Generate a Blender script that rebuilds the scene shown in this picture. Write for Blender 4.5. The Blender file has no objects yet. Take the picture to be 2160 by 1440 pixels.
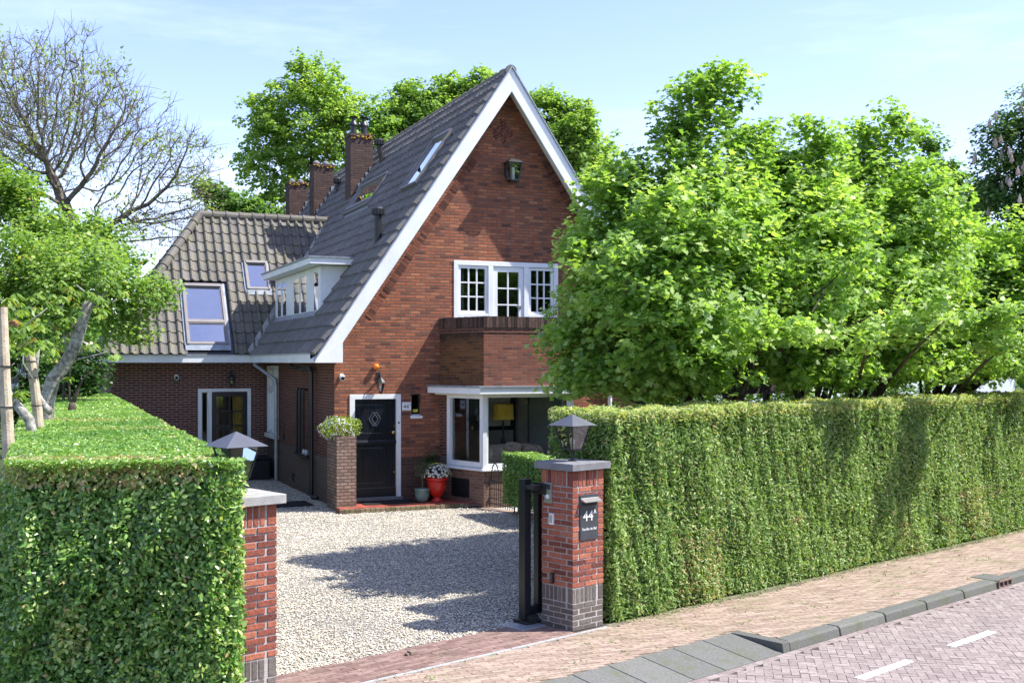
import bpy, math, random
import numpy as np
from mathutils import Vector, geometry

random.seed(7)
RNG = np.random.default_rng(11)
scene = bpy.context.scene
COL = scene.collection
F_PX, CAM_H, HOR = 2400.0, 3.0, 763.0
SUN = Vector((.75, .012, 1.0)).normalized()

# ------------------------------------------------------------------ frames
class Frame:
    def __init__(s, ox, oy, ang):
        s.ox, s.oy, s.a = ox, oy, ang
        s.c, s.s = math.cos(ang), math.sin(ang)
    def w(s, p):
        return Vector((s.ox + p[0]*s.c - p[1]*s.s, s.oy + p[0]*s.s + p[1]*s.c, p[2]))
    def inv(s, p):
        x, y = p[0]-s.ox, p[1]-s.oy
        return Vector((x*s.c + y*s.s, -x*s.s + y*s.c, p[2]))
FW = Frame(0, 0, 0)
FH = Frame(-3.67, 23.5, math.atan2(1015, 2400))     # house: x along the gable, y back along the ridge
FS = Frame(.675, 12.65, math.atan2(2400, 2620))     # street: x along the hedge, y into the garden
def at(px, py, Y):
    return Vector(((px-1080)/F_PX*Y, Y, CAM_H + (HOR-py)/F_PX*Y))

# ------------------------------------------------------------------ object helpers
BASE = {}
def tag(o, label=None, cat=None, group=None, kind=None):
    if label: o['label'] = label
    if cat: o['category'] = cat
    if group: o['group'] = group
    if kind: o['kind'] = kind
    return o
def thing(name, label, cat, fr=FW, base=(0, 0, 0), group=None, rot=0.0):
    o = bpy.data.objects.new(name, None); COL.objects.link(o)
    o.empty_display_size = .2
    o.location = fr.w(base); o.rotation_euler = (0, 0, fr.a + rot)
    BASE[o.name] = (fr, Vector(base))
    return tag(o, label, cat, group)
def copy_tree(o, parent=None):
    c = o.copy(); COL.objects.link(c)
    if parent: c.parent = parent
    for ch in list(o.children): copy_tree(ch, c)
    return c

class MB:
    def __init__(s): s.v = []; s.f = []; s.t = []
    def add(s, vs, fs, t=.5):
        b = len(s.v); s.v.extend([tuple(v) for v in vs])
        for f in fs: s.f.append([b+i for i in f]); s.t.append(t)
    def box(s, x0, x1, y0, y1, z0, z1, t=.5):
        s.add([(x0,y0,z0),(x1,y0,z0),(x1,y1,z0),(x0,y1,z0),(x0,y0,z1),(x1,y0,z1),(x1,y1,z1),(x0,y1,z1)],
              [(0,3,2,1),(4,5,6,7),(0,1,5,4),(1,2,6,5),(2,3,7,6),(3,0,4,7)], t)
    def hexa(s, P, t=.5):
        s.add(P, [(0,3,2,1),(4,5,6,7),(0,1,5,4),(1,2,6,5),(2,3,7,6),(3,0,4,7)], t)
    def mbox(s, m, u0, u1, z0, z1, d0, d1, t=.5):
        s.hexa([m(u0,z0,d0), m(u1,z0,d0), m(u1,z0,d1), m(u0,z0,d1), m(u0,z1,d0), m(u1,z1,d0), m(u1,z1,d1), m(u0,z1,d1)], t)
    def cbox(s, c, sx, sy, sz, ang=0, tilt=(0,0), t=.5):
        ca, sa = math.cos(ang), math.sin(ang); P = []
        for z in (-1, 1):
            for x, y in ((-1,-1),(1,-1),(1,1),(-1,1)):
                a, b = x*sx/2, y*sy/2
                P.append((c[0]+a*ca-b*sa, c[1]+a*sa+b*ca, c[2]+z*sz/2 + (a*tilt[0]+b*tilt[1])))
        s.hexa(P, t)
    def quad(s, a, b, c, d, t=.5): s.add([a,b,c,d], [(0,1,2,3)], t)
    def poly(s, pts, t=.5): s.add(pts, [tuple(range(len(pts)))], t)
    def prism(s, pts, off, t=.5):
        n = len(pts); off = Vector(off)
        vs = [Vector(p) for p in pts] + [Vector(p)+off for p in pts]
        s.add(vs, [tuple(range(n))[::-1], tuple(range(n, 2*n))] + [(i, (i+1)%n, n+(i+1)%n, n+i) for i in range(n)], t)
    def tube(s, pts, r, n=8, t=.5, cap=True):
        pts = [Vector(p) for p in pts]
        if not hasattr(r, '__len__'): r = [r]*len(pts)
        b = len(s.v); prev = None
        for i, p in enumerate(pts):
            d = (pts[min(i+1, len(pts)-1)] - pts[max(i-1, 0)]).normalized()
            if prev is None: u = d.orthogonal().normalized()
            else: u = (prev - d*prev.dot(d)).normalized()
            prev = u; w = d.cross(u)
            for k in range(n):
                a = 2*math.pi*k/n
                s.v.append(tuple(p + (u*math.cos(a) + w*math.sin(a))*r[i]))
        for i in range(len(pts)-1):
            for k in range(n):
                s.f.append([b+i*n+k, b+i*n+(k+1)%n, b+(i+1)*n+(k+1)%n, b+(i+1)*n+k]); s.t.append(t)
        if cap:
            s.f.append([b+k for k in range(n)][::-1]); s.t.append(t)
            s.f.append([b+(len(pts)-1)*n+k for k in range(n)]); s.t.append(t)
    def lathe(s, c, prof, n=20, t=.5):
        s.v_len = len(s.v); b = len(s.v)
        for r, z in prof:
            for k in range(n):
                a = 2*math.pi*k/n; s.v.append((c[0]+r*math.cos(a), c[1]+r*math.sin(a), c[2]+z))
        for i in range(len(prof)-1):
            for k in range(n):
                s.f.append([b+i*n+k, b+i*n+(k+1)%n, b+(i+1)*n+(k+1)%n, b+(i+1)*n+k]); s.t.append(t)
        s.f.append([b+k for k in range(n)][::-1]); s.t.append(t)
        s.f.append([b+(len(prof)-1)*n+k for k in range(n)]); s.t.append(t)
    def build(s, name, mat, parent=None, fr=FW, base=(0,0,0), smooth=False, bevel=0):
        root = parent
        while root is not None and root.parent is not None: root = root.parent
        if root is not None: fr, base = BASE[root.name]
        base = Vector(base)
        me = bpy.data.meshes.new(name)
        V = np.array(s.v, dtype=np.float64)
        me.from_pydata([tuple(v) for v in (V - np.array(base))], [], s.f)
        me.update()
        auto_uv(me, V); set_tint(me, s.t)
        if smooth: me.polygons.foreach_set('use_smooth', [True]*len(me.polygons))
        me.materials.append(mat)
        o = bpy.data.objects.new(name, me); COL.objects.link(o)
        if parent: o.parent = parent
        else:
            o.location = fr.w(base); o.rotation_euler = (0, 0, fr.a)
            BASE[o.name] = (fr, base)
        if bevel:
            m = o.modifiers.new('bevel', 'BEVEL'); m.width = bevel; m.segments = 2; m.limit_method = 'ANGLE'
        return o

def set_tint(me, t):
    a = me.attributes.new('tint', 'FLOAT', 'FACE'); a.data.foreach_set('value', np.asarray(t, dtype=np.float32))
def auto_uv(me, V):
    n = len(me.polygons); N = np.zeros(n*3); me.polygons.foreach_get('normal', N); N = N.reshape(-1, 3)
    lt = np.zeros(n, dtype=np.int32); me.polygons.foreach_get('loop_total', lt)
    lv = np.zeros(len(me.loops), dtype=np.int32); me.loops.foreach_get('vertex_index', lv)
    NL = np.repeat(N, lt, axis=0); P = V[lv]
    T = np.stack([-NL[:,1], NL[:,0], np.zeros(len(NL))], 1); ln = np.linalg.norm(T, axis=1)
    flat = ln < .25
    T[flat] = (1,0,0); ln[flat] = 1; T /= ln[:,None]
    B = np.cross(NL, T); B[flat] = (0,1,0)
    # same tangent sign for opposite walls keeps bricks continuous
    uv = np.stack([(P*T).sum(1), (P*B).sum(1)], 1)
    L = me.uv_layers.new(name='uv'); L.data.foreach_set('uv', uv.ravel())

def npmesh(name, V, k, tint, mat, parent=None, fr=FW, base=(0,0,0), uv=None):
    """V: (N*k,3) world/frame points, k verts per face."""
    root = parent
    while root is not None and root.parent is not None: root = root.parent
    if root is not None: fr, base = BASE[root.name]
    V = np.asarray(V, dtype=np.float64) - np.array(base)
    n = len(V)//k
    me = bpy.data.meshes.new(name)
    me.vertices.add(n*k); me.vertices.foreach_set('co', V.ravel().astype(np.float32))
    me.loops.add(n*k); me.loops.foreach_set('vertex_index', np.arange(n*k, dtype=np.int32))
    me.polygons.add(n); me.polygons.foreach_set('loop_start', np.arange(0, n*k, k, dtype=np.int32))
    me.update(calc_edges=True)
    set_tint(me, tint); me.materials.append(mat)
    o = bpy.data.objects.new(name, me); COL.objects.link(o)
    if parent: o.parent = parent
    else:
        o.location = fr.w(base); o.rotation_euler = (0,0,fr.a); BASE[o.name] = (fr, Vector(base))
    return o

# ------------------------------------------------------------------ materials
def newmat(name):
    m = bpy.data.materials.new(name); m.use_nodes = True
    nt = m.node_tree; nt.nodes.clear()
    out = nt.nodes.new('ShaderNodeOutputMaterial')
    return m, nt, out
def inp(n, **kw):
    for k, v in kw.items(): n.inputs[k.replace('_', ' ')].default_value = v
    return n
def ramp(nt, stops, mode='LINEAR'):
    r = nt.nodes.new('ShaderNodeValToRGB'); r.color_ramp.interpolation = mode
    el = r.color_ramp.elements
    while len(el) > 1: el.remove(el[-1])
    el[0].position = stops[0][0]; el[0].color = (*stops[0][1], 1)
    for p, c in stops[1:]:
        e = el.new(p); e.color = (*c, 1)
    return r
def mix(nt, a, b, fac, blend='MIX'):
    n = nt.nodes.new('ShaderNodeMix'); n.data_type = 'RGBA'; n.blend_type = blend
    L = nt.links
    for sock, v in ((n.inputs[0], fac), (n.inputs[6], a), (n.inputs[7], b)):
        if hasattr(v, 'is_output'): L.new(v, sock)
        elif isinstance(v, tuple): sock.default_value = (*v, 1)
        else: sock.default_value = v
    return n.outputs[2]
def noise(nt, scale, detail=4, coord=None, rough=.55):
    n = nt.nodes.new('ShaderNodeTexNoise'); n.inputs['Scale'].default_value = scale
    n.inputs['Detail'].default_value = detail; n.inputs['Roughness'].default_value = rough
    if coord: nt.links.new(coord, n.inputs['Vector'])
    return n
def maprange(nt, v, a, b, c=0, d=1):
    n = nt.nodes.new('ShaderNodeMapRange'); nt.links.new(v, n.inputs[0])
    for i, x in zip((1,2,3,4), (a,b,c,d)): n.inputs[i].default_value = x
    return n.outputs[0]
def uvout(nt):
    u = nt.nodes.new('ShaderNodeUVMap'); u.uv_map = 'uv'; return u.outputs[0]
def objc(nt): return nt.nodes.new('ShaderNodeTexCoord').outputs['Object']
def attr(nt):
    a = nt.nodes.new('ShaderNodeAttribute'); a.attribute_name = 'tint'; return a.outputs['Fac']
def bsdf(nt, out, col, rough=.8, spec=.3, metal=0, bump=None, bstr=.5, bdist=.01):
    p = nt.nodes.new('ShaderNodeBsdfPrincipled')
    if hasattr(col, 'is_output'): nt.links.new(col, p.inputs['Base Color'])
    else: p.inputs['Base Color'].default_value = (*col, 1)
    if hasattr(rough, 'is_output'): nt.links.new(rough, p.inputs['Roughness'])
    else: p.inputs['Roughness'].default_value = rough
    p.inputs['Specular IOR Level'].default_value = spec; p.inputs['Metallic'].default_value = metal
    if bump is not None:
        b = nt.nodes.new('ShaderNodeBump'); b.inputs['Strength'].default_value = bstr; b.inputs['Distance'].default_value = bdist
        nt.links.new(bump, b.inputs['Height']); nt.links.new(b.outputs[0], p.inputs['Normal'])
    nt.links.new(p.outputs[0], out.inputs[0]); return p

def plain(name, col, rough=.6, spec=.4, metal=0, var=.12, nscale=6, bump=.0):
    m, nt, out = newmat(name); c = objc(nt)
    n = noise(nt, nscale, 5, c)
    n2 = noise(nt, nscale*9, 3, c)
    f = maprange(nt, n.outputs[0], .3, .7, 1-var, 1+var)
    f2 = maprange(nt, n2.outputs[0], .3, .7, 1-var*.5, 1+var*.5)
    mm = nt.nodes.new('ShaderNodeMath'); mm.operation = 'MULTIPLY'; nt.links.new(f, mm.inputs[0]); nt.links.new(f2, mm.inputs[1])
    vm = nt.nodes.new('ShaderNodeVectorMath'); vm.operation = 'SCALE'; vm.inputs[0].default_value = col
    nt.links.new(mm.outputs[0], vm.inputs[3])
    bsdf(nt, out, vm.outputs[0], rough, spec, metal, bump=n2.outputs[0] if bump else None, bstr=bump, bdist=.01)
    return m

def brickmat(name, cols, mortar=(.30,.26,.22), bw=.22, rh=.0625, ms=.008, soot=.0, plinth=None, dark_top=None, rot=0, bumpd=.012, rough_face=.5, stain=None):
    m, nt, out = newmat(name); L = nt.links
    uv = uvout(nt)
    vec = uv
    if rot:
        mp = nt.nodes.new('ShaderNodeMapping'); mp.inputs['Rotation'].default_value = (0,0,rot); L.new(uv, mp.inputs[0]); vec = mp.outputs[0]
    # slight wobble so courses are not ruled
    wn = noise(nt, 2.2, 2, vec)
    wob = nt.nodes.new('ShaderNodeVectorMath'); wob.operation = 'MULTIPLY_ADD'
    L.new(wn.outputs['Color'], wob.inputs[0]); wob.inputs[1].default_value = (.012,.012,0); L.new(vec, wob.inputs[2])
    b = nt.nodes.new('ShaderNodeTexBrick'); L.new(wob.outputs[0], b.inputs['Vector'])
    b.offset = .5; b.squash = 1
    inp(b, Scale=1, Color1=(0,0,0,1), Color2=(1,1,1,1), Mortar=(.5,.5,.5,1))
    b.inputs['Mortar Size'].default_value = ms; b.inputs['Mortar Smooth'].default_value = .35
    b.inputs['Brick Width'].default_value = bw; b.inputs['Row Height'].default_value = rh
    cr = ramp(nt, [(i/(len(cols)-1), c) for i, c in enumerate(cols)]); L.new(b.outputs['Color'], cr.inputs[0])
    c = cr.outputs[0]
    geo = nt.nodes.new('ShaderNodeNewGeometry'); sep = nt.nodes.new('ShaderNodeSeparateXYZ'); L.new(geo.outputs['Position'], sep.inputs[0])
    big = noise(nt, .55, 4, geo.outputs['Position'])
    c = mix(nt, c, (1.3,1.15,1.0), maprange(nt, big.outputs[0], .5, .7, 0, .4), 'MULTIPLY')
    mot = noise(nt, 3.2, 5, geo.outputs['Position'], .7)
    c = mix(nt, c, (.45,.42,.42), maprange(nt, mot.outputs[0], .54, .74, 0, .6), 'MULTIPLY')
    if plinth:
        pf = nt.nodes.new('ShaderNodeMath'); pf.operation = 'LESS_THAN'; L.new(sep.outputs[2], pf.inputs[0]); pf.inputs[1].default_value = plinth[0]
        pr = ramp(nt, [(0, plinth[1]), (1, plinth[2])]); L.new(b.outputs['Color'], pr.inputs[0])
        c = mix(nt, c, pr.outputs[0], pf.outputs[0])
    if soot:
        sn = noise(nt, 1.6, 6, geo.outputs['Position'], .7)
        c = mix(nt, c, (.045,.035,.03), maprange(nt, sn.outputs[0], .52, .75, 0, soot))
    fine = noise(nt, 60, 3, vec)
    c = mix(nt, c, (.0,.0,.0), maprange(nt, fine.outputs[0], .35, .6, .35, 0))
    c2 = mix(nt, c, mortar, maprange(nt, b.outputs['Fac'], 0, 1, 0, .9))
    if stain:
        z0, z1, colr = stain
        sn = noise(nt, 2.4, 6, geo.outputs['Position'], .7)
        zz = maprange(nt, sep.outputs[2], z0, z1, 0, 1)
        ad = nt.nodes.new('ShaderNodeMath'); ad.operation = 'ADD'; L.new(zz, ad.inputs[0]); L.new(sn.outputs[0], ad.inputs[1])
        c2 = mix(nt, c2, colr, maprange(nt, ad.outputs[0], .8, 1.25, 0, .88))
    inv = maprange(nt, b.outputs['Fac'], 0, 1, 1, 0)
    hm = nt.nodes.new('ShaderNodeMath'); hm.operation = 'MULTIPLY_ADD'; L.new(fine.outputs[0], hm.inputs[0]); hm.inputs[1].default_value = rough_face*1.3
    L.new(inv, hm.inputs[2])
    h2 = nt.nodes.new('ShaderNodeMath'); h2.operation = 'MULTIPLY_ADD'; L.new(b.outputs['Color'], h2.inputs[0]); h2.inputs[1].default_value = .35; L.new(hm.outputs[0], h2.inputs[2])
    bsdf(nt, out, c2, .88, .2, bump=h2.outputs[0], bstr=1, bdist=bumpd)
    return m

def leafmat(name, stops, trans=.35, gloss=.35, rough=.42, tcol=(1.25,1.35,.5)):
    m, nt, out = newmat(name); L = nt.links
    r = ramp(nt, stops); L.new(attr(nt), r.inputs[0])
    p = nt.nodes.new('ShaderNodeBsdfPrincipled'); L.new(r.outputs[0], p.inputs['Base Color'])
    p.inputs['Roughness'].default_value = rough; p.inputs['Specular IOR Level'].default_value = gloss
    t = nt.nodes.new('ShaderNodeBsdfTranslucent')
    L.new(mix(nt, r.outputs[0], tcol, 1.0, 'MULTIPLY'), t.inputs['Color'])
    mx = nt.nodes.new('ShaderNodeMixShader'); mx.inputs[0].default_value = trans
    L.new(p.outputs[0], mx.inputs[1]); L.new(t.outputs[0], mx.inputs[2]); L.new(mx.outputs[0], out.inputs[0])
    return m

def tintmat(name, stops, rough=.85, spec=.2, nscale=30, bump=.3, bdist=.006, dirt=None):
    m, nt, out = newmat(name); L = nt.links
    r = ramp(nt, stops); L.new(attr(nt), r.inputs[0]); c = r.outputs[0]
    n = noise(nt, nscale, 5, objc(nt), .65)
    c = mix(nt, c, (.55,.52,.5), maprange(nt, n.outputs[0], .35, .7, .0, .75), 'MULTIPLY')
    if dirt:
        g = noise(nt, dirt[1], 6, objc(nt), .7)
        c = mix(nt, c, dirt[0], maprange(nt, g.outputs[0], .5, .72, 0, dirt[2]))
    bsdf(nt, out, c, rough, spec, bump=n.outputs[0], bstr=bump, bdist=bdist)
    return m

def glassmat(name, refl=.12, tint=(.86,.9,.88)):
    m, nt, out = newmat(name); L = nt.links
    t = nt.nodes.new('ShaderNodeBsdfTransparent'); t.inputs[0].default_value = (*tint, 1)
    g = nt.nodes.new('ShaderNodeBsdfGlossy'); g.inputs['Roughness'].default_value = .015
    g.inputs[0].default_value = (.95,.97,1,1)
    lw = nt.nodes.new('ShaderNodeLayerWeight'); lw.inputs[0].default_value = .35
    f = maprange(nt, lw.outputs['Fresnel'], 0, 1, refl, 1)
    wn = noise(nt, 1.1, 2, objc(nt)); bp = nt.nodes.new('ShaderNodeBump'); bp.inputs['Strength'].default_value = .06; bp.inputs['Distance'].default_value = .04
    L.new(wn.outputs[0], bp.inputs['Height']); L.new(bp.outputs[0], g.inputs['Normal'])
    mx = nt.nodes.new('ShaderNodeMixShader'); L.new(f, mx.inputs[0]); L.new(t.outputs[0], mx.inputs[1]); L.new(g.outputs[0], mx.inputs[2])
    L.new(mx.outputs[0], out.inputs[0]); return m

M = {}
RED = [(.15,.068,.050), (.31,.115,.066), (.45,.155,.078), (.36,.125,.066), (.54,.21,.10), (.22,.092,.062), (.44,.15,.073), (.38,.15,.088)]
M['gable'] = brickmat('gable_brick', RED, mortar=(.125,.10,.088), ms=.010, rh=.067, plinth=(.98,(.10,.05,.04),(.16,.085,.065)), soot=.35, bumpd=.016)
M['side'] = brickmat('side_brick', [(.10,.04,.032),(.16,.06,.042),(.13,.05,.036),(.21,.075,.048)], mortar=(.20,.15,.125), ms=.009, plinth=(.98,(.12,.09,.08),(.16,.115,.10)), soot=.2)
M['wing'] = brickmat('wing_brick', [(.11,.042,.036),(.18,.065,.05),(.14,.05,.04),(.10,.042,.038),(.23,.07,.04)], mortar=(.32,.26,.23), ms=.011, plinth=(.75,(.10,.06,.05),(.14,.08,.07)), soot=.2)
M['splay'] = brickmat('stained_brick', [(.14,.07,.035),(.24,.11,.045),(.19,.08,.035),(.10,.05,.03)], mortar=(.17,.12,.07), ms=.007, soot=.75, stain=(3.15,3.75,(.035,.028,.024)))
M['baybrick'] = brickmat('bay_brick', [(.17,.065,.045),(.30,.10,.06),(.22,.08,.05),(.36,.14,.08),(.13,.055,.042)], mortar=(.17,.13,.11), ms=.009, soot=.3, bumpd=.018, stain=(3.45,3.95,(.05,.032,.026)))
M['baybase'] = brickmat('bay_base_brick', [(.20,.115,.085),(.28,.16,.12),(.24,.13,.09),(.17,.10,.08)], mortar=(.26,.21,.17), ms=.008, soot=.2)
M['coping'] = brickmat('coping_brick', [(.075,.042,.035),(.13,.07,.055),(.10,.055,.045)], mortar=(.11,.085,.07), bw=.066, rh=.6, ms=.008, soot=.5, bumpd=.02)
M['palebrick'] = brickmat('planter_brick', [(.30,.20,.16),(.42,.30,.24),(.22,.15,.12),(.38,.25,.19)], mortar=(.12,.09,.075), bw=.16, rh=.066, ms=.011, bumpd=.02)
M['chimney'] = brickmat('chimney_brick', [(.085,.055,.048),(.13,.08,.068),(.10,.062,.055),(.17,.105,.085)], mortar=(.13,.10,.085), rh=.07, ms=.010, soot=.5, bumpd=.03)
M['vergebrick'] = brickmat('verge_brick', [(.10,.045,.036),(.17,.065,.045),(.13,.05,.038)], mortar=(.16,.115,.09), bw=.066, rh=.6, ms=.008)
M['white'] = plain('white_paint', (.78,.79,.79), .42, .4, var=.07, nscale=1.7)
M['cream'] = plain('cream_paint', (.74,.71,.60), .5, .35, var=.03, nscale=2)
M['lead'] = plain('lead_sheet', (.26,.29,.33), .5, .5, .3, var=.25, nscale=7, bump=.3)
M['zinc'] = plain('zinc_pipe', (.42,.45,.47), .4, .5, .5, var=.12)
M['black'] = plain('black_paint', (.012,.014,.02), .32, .5, var=.25)
M['blackdoor'] = plain('door_paint', (.010,.012,.018), .3, .5, var=.4, nscale=3)
M['iron'] = plain('black_iron', (.018,.018,.02), .45, .5, var=.3)
M['rubber'] = plain('black_mat', (.022,.023,.026), .9, .2, var=.3, nscale=20, bump=.4)
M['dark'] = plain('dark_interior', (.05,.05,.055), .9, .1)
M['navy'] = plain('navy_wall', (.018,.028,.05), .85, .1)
M['grey'] = plain('grey_wall', (.50,.48,.45), .85, .1)
M['brass'] = plain('brass', (.62,.47,.2), .25, .6, 1.0, var=.1)
M['steel'] = plain('steel', (.45,.46,.46), .35, .6, .8, var=.05)
M['lampgrey'] = plain('lantern_metal', (.10,.105,.125), .45, .5, .3, var=.12)
M['cap'] = plain('cap_stone', (.19,.19,.20), .75, .3, var=.16, nscale=9, bump=.35)
M['cappale'] = plain('pale_cap_stone', (.34,.33,.31), .75, .3, var=.16, nscale=9, bump=.35)
M['glass'] = glassmat('window_glass', .13)
M['clearglass'] = glassmat('bay_glass', .06, (.95,.97,.96))
M['skyglass'] = glassmat('skylight_glass', .5, (.75,.80,.85))
M['lampglass'] = glassmat('lantern_glass', .10, (.93,.96,.97))
M['frame_grey'] = plain('skylight_frame', (.20,.185,.175), .5, .5, .3, var=.1)
M['concrete'] = plain('concrete', (.36,.355,.34), .85, .2, var=.15, nscale=12, bump=.4)
M['kerb'] = tintmat('kerb_stone', [(0,(.12,.124,.118)),(1,(.19,.19,.178))], .9, .2, nscale=40, bump=.8, dirt=((.10,.12,.045),4,.6))
M['orange'] = plain('orange_plastic', (.85,.22,.02), .3, .5, var=.05)
M['whiteplastic'] = plain('white_plastic', (.78,.79,.80), .35, .5, var=.03)
M['screen'] = plain('intercom_window', (.04,.05,.055), .2, .5)
M['red'] = plain('red_glaze', (.62,.025,.018), .22, .6, var=.12, nscale=5)
M['celadon'] = plain('green_glaze', (.18,.27,.25), .25, .6, var=.3, nscale=8)
M['brownpot'] = plain('brown_glaze', (.05,.025,.02), .3, .5, var=.3)
M['terracotta'] = plain('terracotta', (.35,.12,.07), .8, .2)
M['tile'] = plain('red_floor_tile', (.30,.075,.05), .55, .4, var=.3, nscale=5)
M['shade'] = plain('yellow_lamp_shade', (.80,.54,.08), .8, .2, var=.1)
M['fabric'] = plain('sofa_fabric', (.50,.40,.34), .95, .1, var=.3, nscale=8)
M['curtain'] = plain('curtain_fabric', (.30,.38,.38), .95, .1, var=.2, nscale=10)
M['ycurtain'] = plain('yellow_curtain', (.62,.46,.10), .95, .1, var=.2, nscale=10)
M['picture'] = plain('picture_paper', (.80,.78,.72), .8, .2, var=.2, nscale=3)
M['cabinet'] = plain('cabinet_wood', (.22,.17,.13), .7, .3, var=.2)
M['bulb'] = plain('bulb_glass', (.75,.76,.76), .12, .6, var=.02)
M['text_w'] = plain('sign_white', (.78,.78,.78), .5, .3, var=.02)
M['text_b'] = plain('sign_black', (.015,.015,.015), .5, .3, var=.02)
M['mailbox'] = plain('mailbox_grey', (.06,.065,.075), .45, .5, .2, var=.1)
M['pole'] = plain('peeled_pole_wood', (.46,.38,.28), .85, .2, var=.3, nscale=7, bump=.6)
M['beam'] = plain('dark_timber', (.05,.04,.032), .85, .2, var=.3, nscale=5, bump=.4)
M['render'] = plain('white_render', (.50,.53,.58), .85, .2, var=.05, nscale=1.5, bump=.2)
def barkmat(name, a, b, sc=9):
    m, nt, out = newmat(name); n = noise(nt, sc, 7, objc(nt), .7)
    r = ramp(nt, [(.38, a), (.62, b)]); nt.links.new(n.outputs[0], r.inputs[0])
    bsdf(nt, out, r.outputs[0], .92, .15, bump=n.outputs[0], bstr=.8, bdist=.02); return m
M['bark'] = barkmat('bark', (.045,.035,.028), (.12,.095,.075))
M['barkgrey'] = barkmat('lichen_bark', (.13,.12,.10), (.46,.44,.40), 16)
M['twig'] = barkmat('grey_twig_bark', (.10,.085,.065), (.22,.19,.15), 6)

def rooftile(name, a, b, c, moss):
    m, nt, out = newmat(name); L = nt.links
    r = ramp(nt, [(0, a), (.6, b), (1, c)]); L.new(attr(nt), r.inputs[0])
    n = noise(nt, 3.5, 6, objc(nt), .7); n2 = noise(nt, 40, 3, objc(nt))
    col = mix(nt, r.outputs[0], moss, maprange(nt, n.outputs[0], .46, .7, 0, .75))
    col = mix(nt, col, (.4,.38,.36), maprange(nt, n2.outputs[0], .35, .6, .55, 0), 'MULTIPLY')
    bsdf(nt, out, col, .7, .35, bump=n2.outputs[0], bstr=.25, bdist=.006); return m
M['rooftile'] = rooftile('roof_tile', (.125,.115,.102), (.155,.142,.126), (.19,.175,.152), (.20,.19,.10))
M['rooftile_dark'] = rooftile('blue_black_roof_tile', (.16,.15,.142), (.185,.174,.163), (.22,.207,.192), (.19,.17,.12))

# ------------------------------------------------------------------ foliage helpers
def rnd(n, k=3): return RNG.normal(size=(n, k))
def unit(a): return a/np.maximum(np.linalg.norm(a, axis=1, keepdims=True), 1e-9)
SH = {
 'diamond': np.array([(0,0),(.35,.5),(1,0),(.35,-.5)])*[1,1],
 'oval': np.array([(0,0),(.3,.5),(.7,.42),(1,0),(.7,-.42),(.3,-.5)]),
 'lobed': np.array([(0,0),(-.06,.34),(.22,.56),(.30,.30),(.58,.50),(.66,.22),(1,0),(.66,-.22),(.58,-.50),(.30,-.30),(.22,-.56),(-.06,-.34)]),
 'tri': np.array([(0,.28),(1,0),(0,-.28)]),
}
def leaves(P, Nn, size, aspect, shape, droop=0.0, D=None):
    """P centres, Nn normals -> vertex array"""
    n = len(P); Nn = unit(Nn)
    if D is None: D = rnd(n)
    if droop: D = D + np.array([0,0,-droop])
    D = unit(D - Nn*(D*Nn).sum(1, keepdims=True)); B = np.cross(Nn, D)
    S = SH[shape]; sz = np.broadcast_to(np.asarray(size), (n,))[:,None,None]
    pts = P[:,None,:] + D[:,None,:]*(S[None,:,0:1]-.5)*sz + B[:,None,:]*(S[None,:,1:2]*aspect)*sz
    fold = np.abs(S[:,1])[None,:,None]*sz*aspect*.35
    pts = pts + Nn[:,None,:]*fold*(0 if shape == 'tri' else 1)
    return pts.reshape(-1, 3), len(S)
def sfield(P, seed, f):
    r = np.random.default_rng(seed); v = np.zeros(len(P))
    for i in range(7):
        k = r.normal(size=3)*f*(1+.5*i); v += np.sin(P@k + r.uniform(0, 6.28))/(1+.35*i)
    return v/3.2

def hedge_leaves(faces, size, aspect, shape, depth=.05, amp=.04, seed=1, out=.6, up=.35, tintf=None, droop=0, freq=2.5, stretch=(1,1,1), rnd_edge=0, tv=.17):
    Vs, Ts, k = [], [], 4
    for (O, U, V, W, dens) in faces:
        O, U, V, W = [np.array(x, dtype=float) for x in (O, U, V, W)]
        A = np.linalg.norm(U)*np.linalg.norm(V); n = int(A*dens)
        a, b = RNG.uniform(0, 1, n), RNG.uniform(0, 1, n)
        P = O + a[:,None]*U + b[:,None]*V
        Ps = P*np.array(stretch)
        f = sfield(Ps, seed, freq)
        f2 = sfield(Ps, seed+5, freq*3.5)
        if rnd_edge:
            ea = np.minimum(a, 1-a)*np.linalg.norm(U); eb = (1-b)*np.linalg.norm(V)
            P = P - W*(np.clip(1-ea/rnd_edge,0,1)**2*rnd_edge*.45 + np.clip(1-eb/rnd_edge,0,1)**2*rnd_edge*.4)[:,None]
        P = P + W*(f*amp + f2*amp*.5 - np.abs(RNG.normal(size=n))*depth)[:,None]
        nn = W*out + np.array([0,0,up]) + rnd(n)*.55
        s = size*RNG.uniform(.65, 1.3, n)
        v, k = leaves(P, nn, s, aspect, shape, droop)
        Vs.append(v); t = np.clip(.38 + .2*sfield(P, seed+9, 1.2) + RNG.normal(size=n)*tv, 0, .8)
        if tintf: t = tintf(P, t, W)
        Ts.append(t)
    return np.concatenate(Vs), k, np.concatenate(Ts)

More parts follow.
